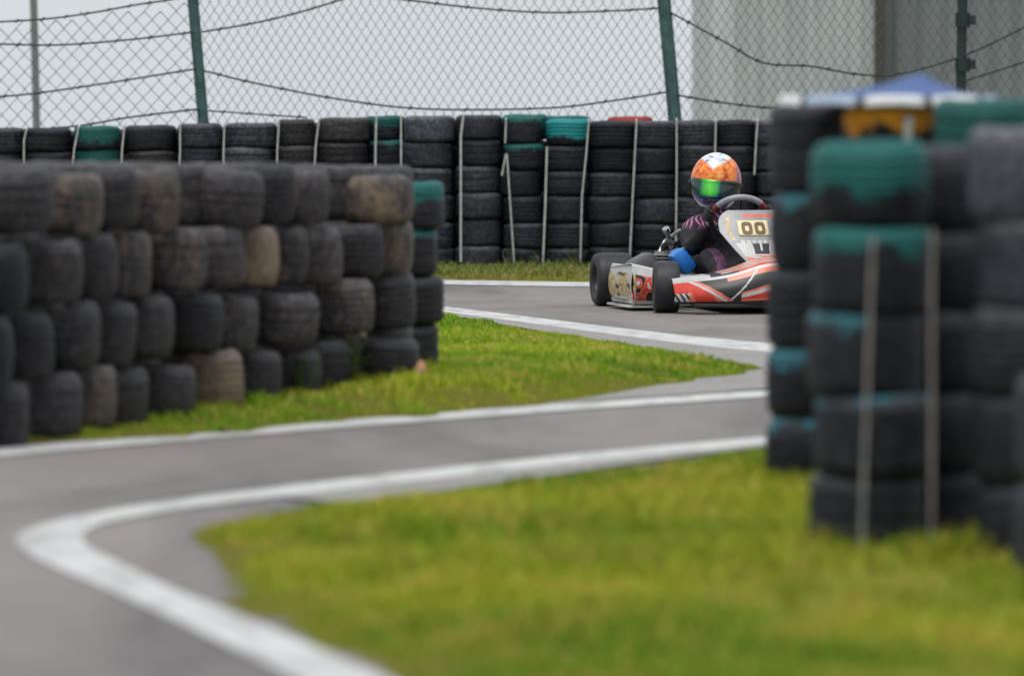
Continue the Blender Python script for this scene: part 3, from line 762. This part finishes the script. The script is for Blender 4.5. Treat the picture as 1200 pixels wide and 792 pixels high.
# ------------------------------------------------------------------ kart
KY = G(716, 358.5)[1] + .56 * .186; KX = 1.075 * KY / 29.6
HEAD = math.atan2(-.983, .186)
kart = empty('racing_kart', (KX, KY, 0), HEAD); tag(kart, 'red, white and black racing kart cornering on the far track', 'kart')
def kw(name, x, y, Rr, Wd, steer=0):
    w = empty(name, (x, y, Rr), 0); w.parent = kart; w.rotation_euler = (0, 0, steer)
    prof = [(.52, -.40), (.56, -.47), (.72, -.50), (.87, -.49), (.95, -.45), (.985, -.38), (1, -.28), (1.003, 0)]
    prof = prof + [(a, -b) for a, b in reversed(prof[:-1])]; m = MB(); n = len(prof); seg = 40; vs = []; fs = []
    for k in range(seg):
        a = 2 * math.pi * k / seg
        for q, z in prof: vs.append((q * Rr * math.cos(a), z * Wd, q * Rr * math.sin(a)))
    for k in range(seg):
        for i in range(n - 1): fs.append((k * n + i, ((k + 1) % seg) * n + i, ((k + 1) % seg) * n + i + 1, k * n + i + 1))
    m.add(vs, fs); m.build('tyre', M_KTYRE, w, angle=60)
    m = MB(); m.tube([(0, -Wd * .46, 0), (0, -Wd * .4, 0), (0, -Wd * .3, 0), (0, Wd * .3, 0), (0, Wd * .4, 0), (0, Wd * .46, 0)], [Rr * .55, Rr * .55, Rr * .46, Rr * .46, Rr * .55, Rr * .55], 24, False)
    m.tube([(0, -Wd * .1, 0), (0, -Wd * .06, 0)], Rr * .46, 24)
    for k in range(3):
        a = k * 2.094; m.tube([(0, -Wd * .14, 0), (0, -Wd * .3, 0)], .012, 8)
        m.tube([(Rr * .22 * math.cos(a), -Wd * .2, Rr * .22 * math.sin(a)), (Rr * .22 * math.cos(a), -Wd * .06, Rr * .22 * math.sin(a))], .008, 8)
    m.build('rim', M_RIM, w); return w
for sy in (-1, 1):
    kw('wheel', 0, .56 * sy, .14, .20); kw('wheel', 1.05, .50 * sy, .13, .132, R(-9))
m = MB(); m.tube([(0, -.62, .14), (0, .62, .14)], .02, 12); m.build('rear_axle', M_STEEL, kart)
m = MB()
for sy in (-1, 1):
    m.tube([(-.12, .30 * sy, .06), (.3, .33 * sy, .045), (.7, .30 * sy, .045), (1.0, .22 * sy, .05), (1.22, .2 * sy, .06)], .015, 8)
    m.tube([(.98, .22 * sy, .055), (1.05, .43 * sy, .13)], .014, 8)
for xx, hw in ((-.1, .30), (.35, .33), (.98, .23), (1.22, .2)): m.tube([(xx, -hw, .055), (xx, hw, .055)], .014, 8)
m.build('frame', M_BLACK, kart)
m = MB(); m.box((.62, 0, .03), (1.15, .46, .006)); m.build('floor_pan', M_ALLOY, kart)
# sidepods
def podcol(u, v):                                      # u across (outer -> inner), v along from front edge back
    return 0
def sidepod(sy):
    m = MB(); outer, inner = .645, .40
    def fn(u, v):
        # u 0..1 across from outer skin over the nose to the inner side; v 0..1 bottom to top to back
        yy = outer + (inner - outer) * u
        hz = .25 - .055 * u
        if v < .45:
            t = v / .45; x = .80 + .035 * math.sin(math.pi * t) - .03 * u * 0; z = .035 + (hz - .05) * t
        elif v < .6:
            t = (v - .45) / .15; x = .80 - .06 * t * t; z = hz - .015 + .015 * math.sin(t * math.pi / 2)
        else:
            t = (v - .6) / .4; x = .74 - .50 * t; z = hz - .03 * t
        if u < .12: yy -= .035 * (1 - u / .12) ** 2; z = max(.035, z - .012 * (1 - u / .12))
        return (x, yy * sy, z)
    def mat(u, v):
        if v > .44: return 1 if (u < .8) else 2
        w = u + .05 * math.sin(v * 15)
        if v < .05: return 1
        if v > .36: return 1 if w < .62 else 2
        if w < .07: return 3 if v > .2 else 1
        if w < .60:
            q = mnoise.noise(Vector((u * 7, v * 11, 3.3)))
            return 4 if q < -.22 else 1 if q > .30 else 2 if q > -.02 else 0
        if w < .70: return 1
        return 4 if mnoise.noise(Vector((u * 9, v * 12, 7))) > .32 else 2
    m.grid(fn, 70, 70, mat)
    def sidemat(u, v):
        q = mnoise.noise(Vector((u * 5, v * 6, 1.7)))
        if v > .80 or v < .10 or u > .96: return 1
        return 4 if q < -.38 else 1 if q > .22 else 3
    m.grid(lambda u, v: (.24 + .56 * u, (outer - .034 + .02 * math.sin(math.pi * v)) * sy, .035 + .197 * v), 60, 40, sidemat)
    o = m.build('sidepod', [M_CORAL, M_WHITE, M_RED, M_GOLD, M_BLACK, M_GREY], kart); sm = o.modifiers.new('t', 'SOLIDIFY'); sm.thickness = .004
    return o
sidepod(-1); sidepod(1)
m = MB()
for sy in (-1, 1): m.tube([(.2, .30 * sy, .05), (.22, .60 * sy, .06), (.5, .64 * sy, .06), (.76, .60 * sy, .06), (.78, .30 * sy, .05)], .01, 8)
m.build('side_bumper_bar', M_STEEL, kart)
for sy in (-1, 1):
    m = MB(); m.box((.52, .52 * sy, .022), (.56, .24, .012), bev=.004); m.build('side_tray', M_WHITE, kart)
# front bumper with graphics
def bump_fn(u, v):
    y = -.5 + u; e = abs(y) / .5
    nose = math.exp(-((y) / .20) ** 2); top = .195 + .075 * nose - .02 * e ** 4
    if v < .5:
        t = v / .5; z = .05 + (top - .075) * t; x = 1.40 - .16 * e ** 2.5 + .03 * math.sin(math.pi * t) - .03 * t
    elif v < .68:
        t = (v - .5) / .18; z = top - .025 + .025 * math.sin(t * math.pi / 2); x = 1.37 - .16 * e ** 2.5 - .03 * t
    else:
        t = (v - .68) / .32; z = top + .012 * t * nose; x = 1.34 - .16 * e ** 2.5 - .17 * t
    return (x, y, z)
def bump_mat(u, v):
    y = -.5 + u; k = (y + .5) / .5; q = v / .5               # k 0..1 from left end to centre
    side = 1 if y <= 0 else -1
    if y > 0: k = 2 - k
    if v > .5:
        if v > .62 and k > .45: return 0 if (k * 7 + v * 9) % 1.6 < .9 else 1
        return 1 if k < .35 or v < .56 else 4 if k < .62 else 2
    if q < .13: return 4
    d = k - (.52 - .36 * q)                                   # swoosh running down to the right
    if k < .13: return 2 if q > .5 else 4 if (k * 40 + q * 5) % 2 < .9 else 1
    if abs(d - .00) < .022: return 1
    if d < 0: return 2 if math.sin(k * 26 + q * 3) > -.75 else 0
    if d < .07: return 0
    e2 = k - (.66 + .30 * (q - .1))
    if q < .62 and k > .62:
        lo = .20 + (k - .62) * .5
        if abs(q - lo - .08) < .055: return 1
        if q < lo + .03 and q > .17: return 2
        if q < lo + .2 : return 0
    if abs(k - (.80 - .34 * (1 - q))) < .013: return 1
    if q > .86 and k > .5: return 0
    return 4
m = MB(); m.grid(bump_fn, 260, 100, bump_mat); o = m.build('front_bumper', [M_CORAL, M_WHITE, M_RED, M_GOLD, M_BLACK, M_GREY], kart); sm = o.modifiers.new('t', 'SOLIDIFY'); sm.thickness = .004
m = MB(); m.box((1.33, 0, .045), (.12, .84, .02), bev=.006); m.build('lower_bar', M_BLACK, kart)
# front fairing with number plate
def nas(u, v, off=0.0):
    z = .215 + .30 * v
    hw = .045 + .15 * min(1, max(0, (v - .02) / .62)) ** .75
    if v > .72: hw *= math.sqrt(max(.02, 1 - ((v - .72) / .30) ** 2.6 * .62))
    y = (u - .5) * 2 * hw; x = 1.13 - .26 * v - .28 * y * y / .18 * .6 + off
    return (x, y, z)
def nas_mat(u, v):
    e = abs(u - .5) * 2
    if e > .82 or v > .93: return 5
    if v > .88: return 0 if u > .3 else 5
    if v > .50: return 3 if e > .72 else 5
    if v > .44: return 5 if e > .6 or (u * 23) % 2 < .7 else 1
    if v > .24:
        if e < .30 and .27 < v < .44: return 4 if abs(e - .16) < .12 or v < .32 else 1
        return 1 if e < .8 else 5
    return 0 if (v * 14 + u * 2) % 2 < 1.4 else 1
m = MB(); m.grid(nas, 100, 90, nas_mat); fair = m.build('front_fairing', [M_CORAL, M_WHITE, M_RED, M_GOLD, M_BLACK, M_GREY], kart); sm = fair.modifiers.new('t', 'SOLIDIFY'); sm.thickness = .005
def plate_pt(a, b, off): # a across -1..1, b up 0..1 inside the plate area
    v = .575 + .255 * b; hw = nas(1, v)[1]; u = .5 + .5 * (a * .080 - .024) / hw
    return nas(u, v, off)
m = MB(); m.grid(lambda u, v: plate_pt(2 * u - 1, v, .006), 14, 6); o = m.build('number_plate', M_CREAM, fair); sm = o.modifiers.new('t', 'SOLIDIFY'); sm.thickness = .002
for c in (-.42, .42):                                          # the two noughts
    def dig(u, v):
        a = 2 * math.pi * u; q = 1.0 if v < .5 else .40
        sx = abs(math.cos(a)) ** .55 * (1 if math.cos(a) > 0 else -1); sz = abs(math.sin(a)) ** .55 * (1 if math.sin(a) > 0 else -1)
        return plate_pt(c + sx * .34 * q, .5 + sz * (.40 if v < .5 else .2), .0115)
    m = MB(); m.grid(dig, 28, 1, closed_u=True); o = m.build('digit', M_BROWN, fair, smooth=False); sm = o.modifiers.new('t', 'SOLIDIFY'); sm.thickness = .002
# steering wheel and column
sw_c = Vector((.70, -.045, .475)); sw_n = Vector((-.80, 0, .60)).normalized(); ax1 = Vector((0, 1, 0)); ax2 = sw_n.cross(ax1).normalized()
if ax2.z < 0: ax2 = -ax2
m = MB(); NR = 40
ring = [sw_c + ax1 * .145 * math.cos(2 * math.pi * k / NR) + ax2 * .13 * math.sin(2 * math.pi * k / NR) for k in range(NR)]
m.tube(ring, .0165, 10, closed=True)
for i, f in enumerate(m.f):
    k = (i // 10) / NR * 360
    m.m[i] = 1 if 38 < k < 142 else 2 if (18 < k <= 38 or 142 <= k < 172) else 0
for a in (90, 210, 330): m.tube([sw_c - sw_n * .03, sw_c + ax1 * .14 * math.cos(R(a)) + ax2 * .125 * math.sin(R(a))], .011, 6)
m.build('steering_wheel', [M_BLACK, M_GREY, plain('dark_red_grip', (.22, .02, .03), .5)], kart)
m = MB(); m.tube([sw_c - sw_n * .03, (1.02, 0, .07)], .011, 8); m.build('steering_column', M_STEEL, kart)
# seat
def seat_fn(u, v):
    a = (u - .5) * 2; w = .19 - .01 * v
    if v < .4: t = v / .4; x = .48 - .36 * t; z = .055 + .02 * t
    else: t = (v - .4) / .6; x = .12 - .15 * t; z = .075 + .27 * t - .05 * t * a * a
    return (x + .06 * a * a, a * w, z + .12 * a * a * (1 - .3 * v))
m = MB(); m.grid(seat_fn, 14, 16); o = m.build('seat', M_BLACK, kart); sm = o.modifiers.new('t', 'SOLIDIFY'); sm.thickness = .008
# engine on the driver's right, with exhaust, plug cap, air box
eng = empty('engine', (.18, -.33, .1)); eng.parent = kart; E0 = Vector((.18, -.33, .1))
m = MB(); m.box((0, 0, 0), (.2, .15, .12), bev=.02); m.tube([(0, -.09, .0), (0, -.12, .0)], .06, 16); m.build('crankcase', M_ALLOY, eng)
m = MB()
for k in range(7): m.box((.01, 0, .075 + k * .016), (.14, .13, .007), bev=.002)
m.tube([(.01, 0, .05), (.01, 0, .19)], .045, 16); m.build('cylinder_fins', M_ALLOY, eng)
m = MB(); m.tube([(.01, 0, .19), (.01, 0, .22)], .012, 8); m.tube([(.01, 0, .215), (.02, .02, .235), (.05, .06, .23)], .014, 8); m.tube([(.03, .05, .2), (.06, .09, .27), (.07, .11, .30)], .008, 8); m.build('spark_plug_cap', M_BLACK, eng)
m = MB(); m.tube([(.1, 0, .1), (.2, .02, .12), (.26, .05, .2), (.2, .12, .22), (.08, .12, .2)], .016, 10)
m.tube([(-.02, -.02, .17), (-.08, .03, .24), (-.02, .10, .30)], .01, 8); m.tube([(.04, .08, .16), (.12, .14, .21), (.2, .16, .16)], .009, 8); m.build('hose', M_STEEL, eng)
m = MB(); m.tube([(-.05, .06, .19), (-.04, .04, .26), (-.03, .03, .295)], .012, 8); m.tube([(-.03, .03, .29), (-.02, .02, .31)], .02, 8); m.build('silver_fitting', M_STEEL, eng)
m = MB(); m.box((.30, -.46, .205), (.20, .15, .13), Matrix.Rotation(R(28), 3, 'X'), bev=.03); m.build('exhaust_silencer', plain('dark_grey_metal', (.10, .10, .105), .45, .3), kart)
m = MB(); m.box((.45, -.285, .245), (.17, .085, .135), Matrix.Rotation(R(38), 3, 'X'), bev=.03); m.build('air_box', M_BLUE, kart)
m = MB(); m.tube([(-.17, -.55, .1), (-.19, -.3, .1), (-.19, .3, .1), (-.17, .55, .1)], .06, 12); m.build('rear_bumper', M_BLACK, kart)
m = MB(); m.box((.72, 0, .13), (.2, .14, .18), bev=.03); m.build('fuel_tank', plain('smoky_tank', (.35, .30, .26), .35), kart)

# ------------------------------------------------------------------ driver
def make_suit():
    k = NM('race_suit', .75, .3); g = k.coord(); x, y, z = k.sep(g); n = k.noise(16, 3, g); n2 = k.noise(7, 2, g)
    c = k.ramp(n, [(.35, (.012, .011, .014)), (.7, (.03, .027, .034))])
    sh = k.math('MULTIPLY', k.math('SUBTRACT', z, .405), 30, True)                       # yoke: red, white and mauve panels
    yoke = k.ramp(k.math('ADD', k.math('MULTIPLY', y, 4.0), k.math('MULTIPLY', n2, .5)), [(-.0, (.40, .16, .34)), (.0, (.42, .2, .38))])
    st = k.n('ShaderNodeTexWave', wave_type='BANDS', bands_direction='DIAGONAL'); st.inputs['Scale'].default_value = 9; st.inputs['Distortion'].default_value = 3
    k.l(g, st.inputs['Vector'])
    yk = k.ramp(st.outputs['Fac'], [(.0, (.03, .02, .05)), (.3, (.34, .06, .22)), (.5, (.60, .52, .58)), (.68, (.42, .04, .04)), (.9, (.04, .03, .08))])
    c = k.mix(k.math('MULTIPLY', sh, .9), c, yk)
    leg = k.math('MULTIPLY', k.math('GREATER_THAN', x, .50), k.math('LESS_THAN', z, .33))
    leg = k.math('MULTIPLY', leg, k.math('GREATER_THAN', k.math('ADD', x, k.math('MULTIPLY', n2, .12)), .56))
    leg = k.math('MULTIPLY', leg, k.math('MULTIPLY', k.math('GREATER_THAN', k.math('ADD', y, k.math('MULTIPLY', n2, .05)), -.155), k.math('LESS_THAN', y, -.085)))
    c = k.mix(k.math('MULTIPLY', leg, .85), c, k.ramp(n, [(.35, (.03, .015, .03)), (.5, (.13, .04, .11)), (.7, (.26, .11, .22))]))
    k.color(c); k.bump(n2, 1.0, .04); return k.m
M_SUIT = make_suit()
def skin(name, verts, edges, radii, mat, parent=None, sub=2, root=0):
    me = bpy.data.meshes.new(name); me.from_pydata(verts, edges, []); me.materials.append(mat)
    o = bpy.data.objects.new(name, me); COL.objects.link(o)
    if parent is not None: o.parent = parent
    sk_ = o.modifiers.new('skin', 'SKIN'); sk_.use_smooth_shade = True
    if not me.skin_vertices: me.skin_vertices.new()
    lay = me.skin_vertices[0].data
    for i, r in enumerate(radii):
        lay[i].radius = (r, r) if not isinstance(r, tuple) else r
        lay[i].use_root = (i == root)
    sb = o.modifiers.new('sub', 'SUBSURF'); sb.levels = sub; sb.render_levels = sub
    return o
V = [(.22, 0, .15), (.19, -.015, .24), (.17, -.03, .34), (.18, -.04, .41), (.19, -.045, .47), (.20, -.047, .56), (.205, -.048, .66),
     (.195, -.13, .425), (.215, -.195, .40), (.40, -.222, .305), (.52, -.20, .37), (.635, -.185, .445),
     (.195, .05, .425), (.215, .12, .40), (.42, .19, .32), (.55, .14, .40), (.655, .085, .465),
     (.26, -.09, .14), (.46, -.15, .23), (.62, -.165, .265), (.80, -.15, .17), (.95, -.14, .085), (1.03, -.145, .13),
     (.26, .09, .14), (.46, .15, .23), (.62, .165, .265), (.80, .15, .17), (.95, .14, .085), (1.03, .145, .13)]
E = [(0, 1), (1, 2), (2, 3), (3, 4), (4, 5), (5, 6), (3, 7), (7, 8), (8, 9), (9, 10), (10, 11), (3, 12), (12, 13), (13, 14), (14, 15), (15, 16),
     (0, 17), (17, 18), (18, 19), (19, 20), (20, 21), (21, 22), (0, 23), (23, 24), (24, 25), (25, 26), (26, 27), (27, 28)]
RD = [.11, .105, .12, .10, .058, .07, .09, .07, .062, .054, .046, .034, .07, .062, .054, .046, .034,
      .085, .078, .064, .052, .042, .034, .085, .078, .064, .052, .042, .034]
drv = skin('person', V, E, RD, M_SUIT); drv.location = (KX, KY, 0); drv.rotation_euler = (0, 0, HEAD)
tag(drv, 'kart driver in dark race suit and orange helmet, leaning into the turn', 'person')
# gloves: palm and five curled fingers round the wheel rim
M_GLOVE = plain('glove_cloth', (.02, .018, .022), .7)
def glove(c, along, side):
    """c: rim point gripped; along: rim tangent (up); side: +1/-1 thumb side"""
    c = Vector(c); t = Vector(along).normalized(); n = sw_n.copy(); o_ = t.cross(n).normalized() * side      # o_ points outwards of the wheel
    vs, es, rr = [], [], []
    def addv(p, r): vs.append(tuple(p)); rr.append(r); return len(vs) - 1
    w = addv(c + n * .03 - t * .055 + o_ * .01, .024); p = addv(c + n * .030 + o_ * .006, .027); es.append((w, p))
    for k, L in enumerate((.9, 1.0, .96, .78)):
        q = c + t * (.030 - .02 * k); a = addv(q + n * .030 + o_ * .02, .0105); b = addv(q + o_ * .033 * L, .0098); d = addv(q - n * .024 * L + o_ * .02, .009); e = addv(q - n * .028 * L - o_ * .006, .0078)
        es += [(p, a), (a, b), (b, d), (d, e)]
    a = addv(c + n * .026 - o_ * .018 + t * .012, .011); b = addv(c + n * .006 - o_ * .03 + t * .03, .0098); d = addv(c - n * .012 - o_ * .026 + t * .045, .008)
    es += [(p, a), (a, b), (b, d)]
    g = skin('glove', vs, es, rr, M_GLOVE, drv, 1, 1); return g
for k, sd in ((NR // 2 - 1, -1), (1, 1)):
    glove(ring[k], ring[(k - 2) % NR] - ring[(k + 2) % NR] if sd < 0 else ring[(k + 2) % NR] - ring[(k - 2) % NR], 1 if sd < 0 else -1)
# helmet
def make_helmet_mat():
    k = NM('helmet_shell', .33, .5); g = k.coord(); x, y, z = k.sep(g)
    n = k.noise(13, 3, g); n2 = k.noise(34, 3, g); n3 = k.noise(22, 2, k.scaled(g, (1, 1, 1.6)))
    zz = k.math('ADD', z, k.math('MULTIPLY', k.math('SUBTRACT', n, .5), .045))
    edge = k.math('ADD', zz, k.math('MULTIPLY', k.math('ABSOLUTE', k.math('ADD', y, .02)), -.62))
    crown = k.ramp(n3, [(.34, (.10, .20, .48)), (.42, (.62, .68, .76)), (.54, (.80, .79, .76)), (.66, (.80, .78, .70)), (.72, (.25, .4, .10))])
    org = k.ramp(n2, [(.36, (.40, .03, .02)), (.46, (.86, .17, .015)), (.58, (.90, .25, .02)), (.7, (.95, .50, .22))])
    c = k.mix(k.math('MULTIPLY', k.math('SUBTRACT', edge, .066), 70, True), org, crown)
    low = k.ramp(n, [(.35, (.015, .04, .20)), (.5, (.10, .16, .36)), (.56, (.74, .75, .77)), (.75, (.80, .8, .8))])
    c = k.mix(k.math('MULTIPLY', k.math('SUBTRACT', k.math('MULTIPLY', zz, -1), .012), 70, True), c, low)
    back = k.math('MULTIPLY', k.math('SUBTRACT', y, .098), 60, True)
    c = k.mix(k.math('MULTIPLY', back, .8), c, (.17, .05, .20))
    k.color(c); k.b.inputs['Coat Weight'].default_value = .2; return k.m
def make_visor_mat():
    k = NM('painted_reflection_visor', .12, .6); g = k.coord(); x, y, z = k.sep(g); n = k.noise(18, 2, g)
    d = k.math('ADD', k.math('ADD', y, .026), k.math('MULTIPLY', k.math('SUBTRACT', n, .5), .03))
    c = k.ramp(k.math('ADD', k.math('MULTIPLY', d, 5.0), .5), [(.0, (.004, .03, .03)), (.24, (.006, .06, .045)), (.34, (.03, .50, .06)), (.50, (.14, .78, .06)), (.68, (.03, .45, .09)), (.77, (.008, .06, .05)), (1, (.01, .02, .03))])  # bright centre and dark sides: reflection painted over the green tint
    low = k.math('MULTIPLY', k.math('SUBTRACT', k.math('MULTIPLY', z, -1), .052), 60, True)
    c = k.mix(low, c, (.008, .03, .15)); k.color(c); return k.m
hel = MB()
def hel_fn(u, v, grow=1.0):
    a = 2 * math.pi * u; b = -math.pi / 2 + math.pi * v; ca, sa = math.cos(a), math.sin(a)
    cb, sb_ = math.cos(b), math.sin(b)
    rz = .150 if sb_ > 0 else .155; rx = .148; ry = .133
    pw = .92 if sb_ < 0 else 1.0
    x = rx * ca * cb ** pw; y = ry * sa * cb ** pw; z = rz * sb_
    if sb_ < 0:                                          # chin bar pushes forward, neck side tucks in
        x += .030 * max(0, ca) * min(1, -sb_ * 2.2) * cb; x -= .012 * max(0, -ca) * -sb_
    if z < -.135: z = -.135 - (z + .135) * .3
    return Vector((x, y, z)) * grow
hel.grid(hel_fn, 48, 30, closed_u=True)
helmet = hel.build('helmet', make_helmet_mat(), drv); helmet.location = (.205, -.05, .655); helmet.rotation_euler = (R(-5), R(6), R(-14))
def vis_fn(u, v):
    a = R(-82) + R(164) * u; z0, z1 = -.082, .022
    e = abs(u - .5) * 2; z = z0 + (z1 - z0) * v
    z = (z + .03) * (1 - .28 * e ** 3) - .03
    vb = (math.asin(max(-1, min(1, z / .152))) + math.pi / 2) / math.pi
    return hel_fn((a / (2 * math.pi)) % 1, vb, 1.022)
m = MB(); m.grid(vis_fn, 32, 10); o = m.build('visor', make_visor_mat(), helmet); sm = o.modifiers.new('t', 'SOLIDIFY'); sm.thickness = .003
m = MB()
for sy in (-1, 1):
    v = hel_fn((R(88 * sy) / (2 * math.pi)) % 1, .46, 1.02); m.tube([v, v * 1.03], .016, 12)
m.build('visor_pivot', M_BLACK, helmet)
m = MB(); m.box((.172, -.0, -.085), (.012, .07, .02), bev=.004); m.build('chin_vent', M_BLACK, helmet)

# ------------------------------------------------------------------ small things on the ground
def leaf_blob(name, px, py, turf, size, mat, label, cat, seed, stand=False, d=None):
    g = G(px, py) if d is None else Vector((X_at(px, d), d, 0))
    z = float(turf.height(g.x, g.y)[0][0])
    r = random.Random(seed); m = MB()
    def fn(u, v):
        w = math.sin(math.pi * min(1, .06 + u * .94)) ** .8 * .45
        a = (v - .5) * 2 * w * (.62 if stand else 1); q = Vector(((u - .5) * 1.3, a, .22 * abs(a) + .25 * math.sin(u * 2.5) + r.uniform(-.02, .02)))
        return q * size
    m.grid(fn, 10, 6); o = m.build(name, mat); o.location = (g.x, g.y, z + (.028 if stand else .012))
    o.rotation_euler = (R(15), R(-58) if stand else R(-12), R(40 + seed * 50)); sm = o.modifiers.new('t', 'SOLIDIFY'); sm.thickness = .002
    return tag(o, label, cat)
M_LEAF = plain('dry_leaf', (.42, .22, .13), .8, var=.3, scale=40); M_LEAFD = plain('rotten_leaf', (.05, .03, .035), .8, var=.3, scale=40)
leaf_blob('fallen_leaf', 492, 456, T_ISL, .068, M_LEAF, "curled tan dry leaf at the left wall's right end", 'leaf', 1, True, 19.45)
leaf_blob('fallen_leaf', 957, 711, T_NEAR, .055, M_LEAFD, 'dark rotten leaf on the foreground grass below near stacks', 'leaf', 2)
leaf_blob('fallen_leaf', 262, 508, Turf(ISL, lambda x, y: 0 * x, 0.0, 3), .03, M_LEAFD, 'small dark leaf on the white line below left wall', 'leaf', 3)
M_WEED = make_grass('weed_leaves', (.06, .10, .015), (.13, .17, .03), (.32, .27, .14), .2)
M_WEEDG = make_grass('pale_weed_leaves', (.17, .22, .12), (.3, .33, .2), (.4, .36, .24), .3)
def weed(px, py, turf, h, n, spread, mat, label, seed, d=None):
    g = G(px, py) if d is None else Vector((X_at(px, d), d, 0)); z = float(turf.height(g.x, g.y)[0][0]); r = random.Random(seed)
    root = empty('weed', (g.x, g.y, z - .01)); tag(root, label, 'weed'); st = MB(); lf = MB()
    for k in range(n):
        a = r.uniform(0, 6.28); L = h * r.uniform(.55, 1.05); tip = Vector((math.cos(a) * spread * r.random(), math.sin(a) * spread * r.random(), L))
        mid = tip * .5 + Vector((r.uniform(-1, 1), r.uniform(-1, 1), 0)) * spread * .15
        st.tube([(0, 0, 0), mid, tip], .0018, 4)
        for j in range(7):
            t = .25 + .75 * j / 6; p = mid * 2 * t if t < .5 else mid.lerp(tip, t * 2 - 1); b = r.uniform(0, 6.28); l = h * r.uniform(.12, .24); w = l * .34
            dr = Vector((math.cos(b), math.sin(b), r.uniform(-.2, .7))) * l; sd = Vector((-math.sin(b), math.cos(b), 0)) * w / 2
            lf.add([p, p + dr * .5 + sd, p + dr, p + dr * .5 - sd], [(0, 1, 2, 3)])
    st.build('stem', mat, root); o = lf.build('foliage', mat, root, smooth=False); return root
weed(630, 318, T_FAR, .10, 9, .08, M_WEEDG, 'pale weed at the foot of the far wall near the broken strap', 1, BD - .06)
weed(594, 318, T_FAR, .12, 6, .05, M_WEEDG, 'thin pale weed beside the dark teal far stack', 2, BD - .05)
weed(673, 318, T_FAR, .13, 9, .07, M_WEED, 'green weed at the far wall left of the kart', 3, BD - .06)
weed(555, 320, T_FAR, .07, 8, .10, M_WEED, 'low weed at the far wall below the straight strap', 4, BD - .06)
weed(410, 455, T_ISL, .20, 12, .10, M_WEED, 'leafy green weed in front of the left wall bottom row', 5, 19.15)
weed(352, 465, T_ISL, .14, 12, .09, M_WEED, 'grassy weed at the left wall foot, left of the taller one', 6, 18.85)
weed(462, 452, T_ISL, .07, 9, .08, M_WEEDG, 'small pale weed beside the tan dry leaf', 7, 19.5)
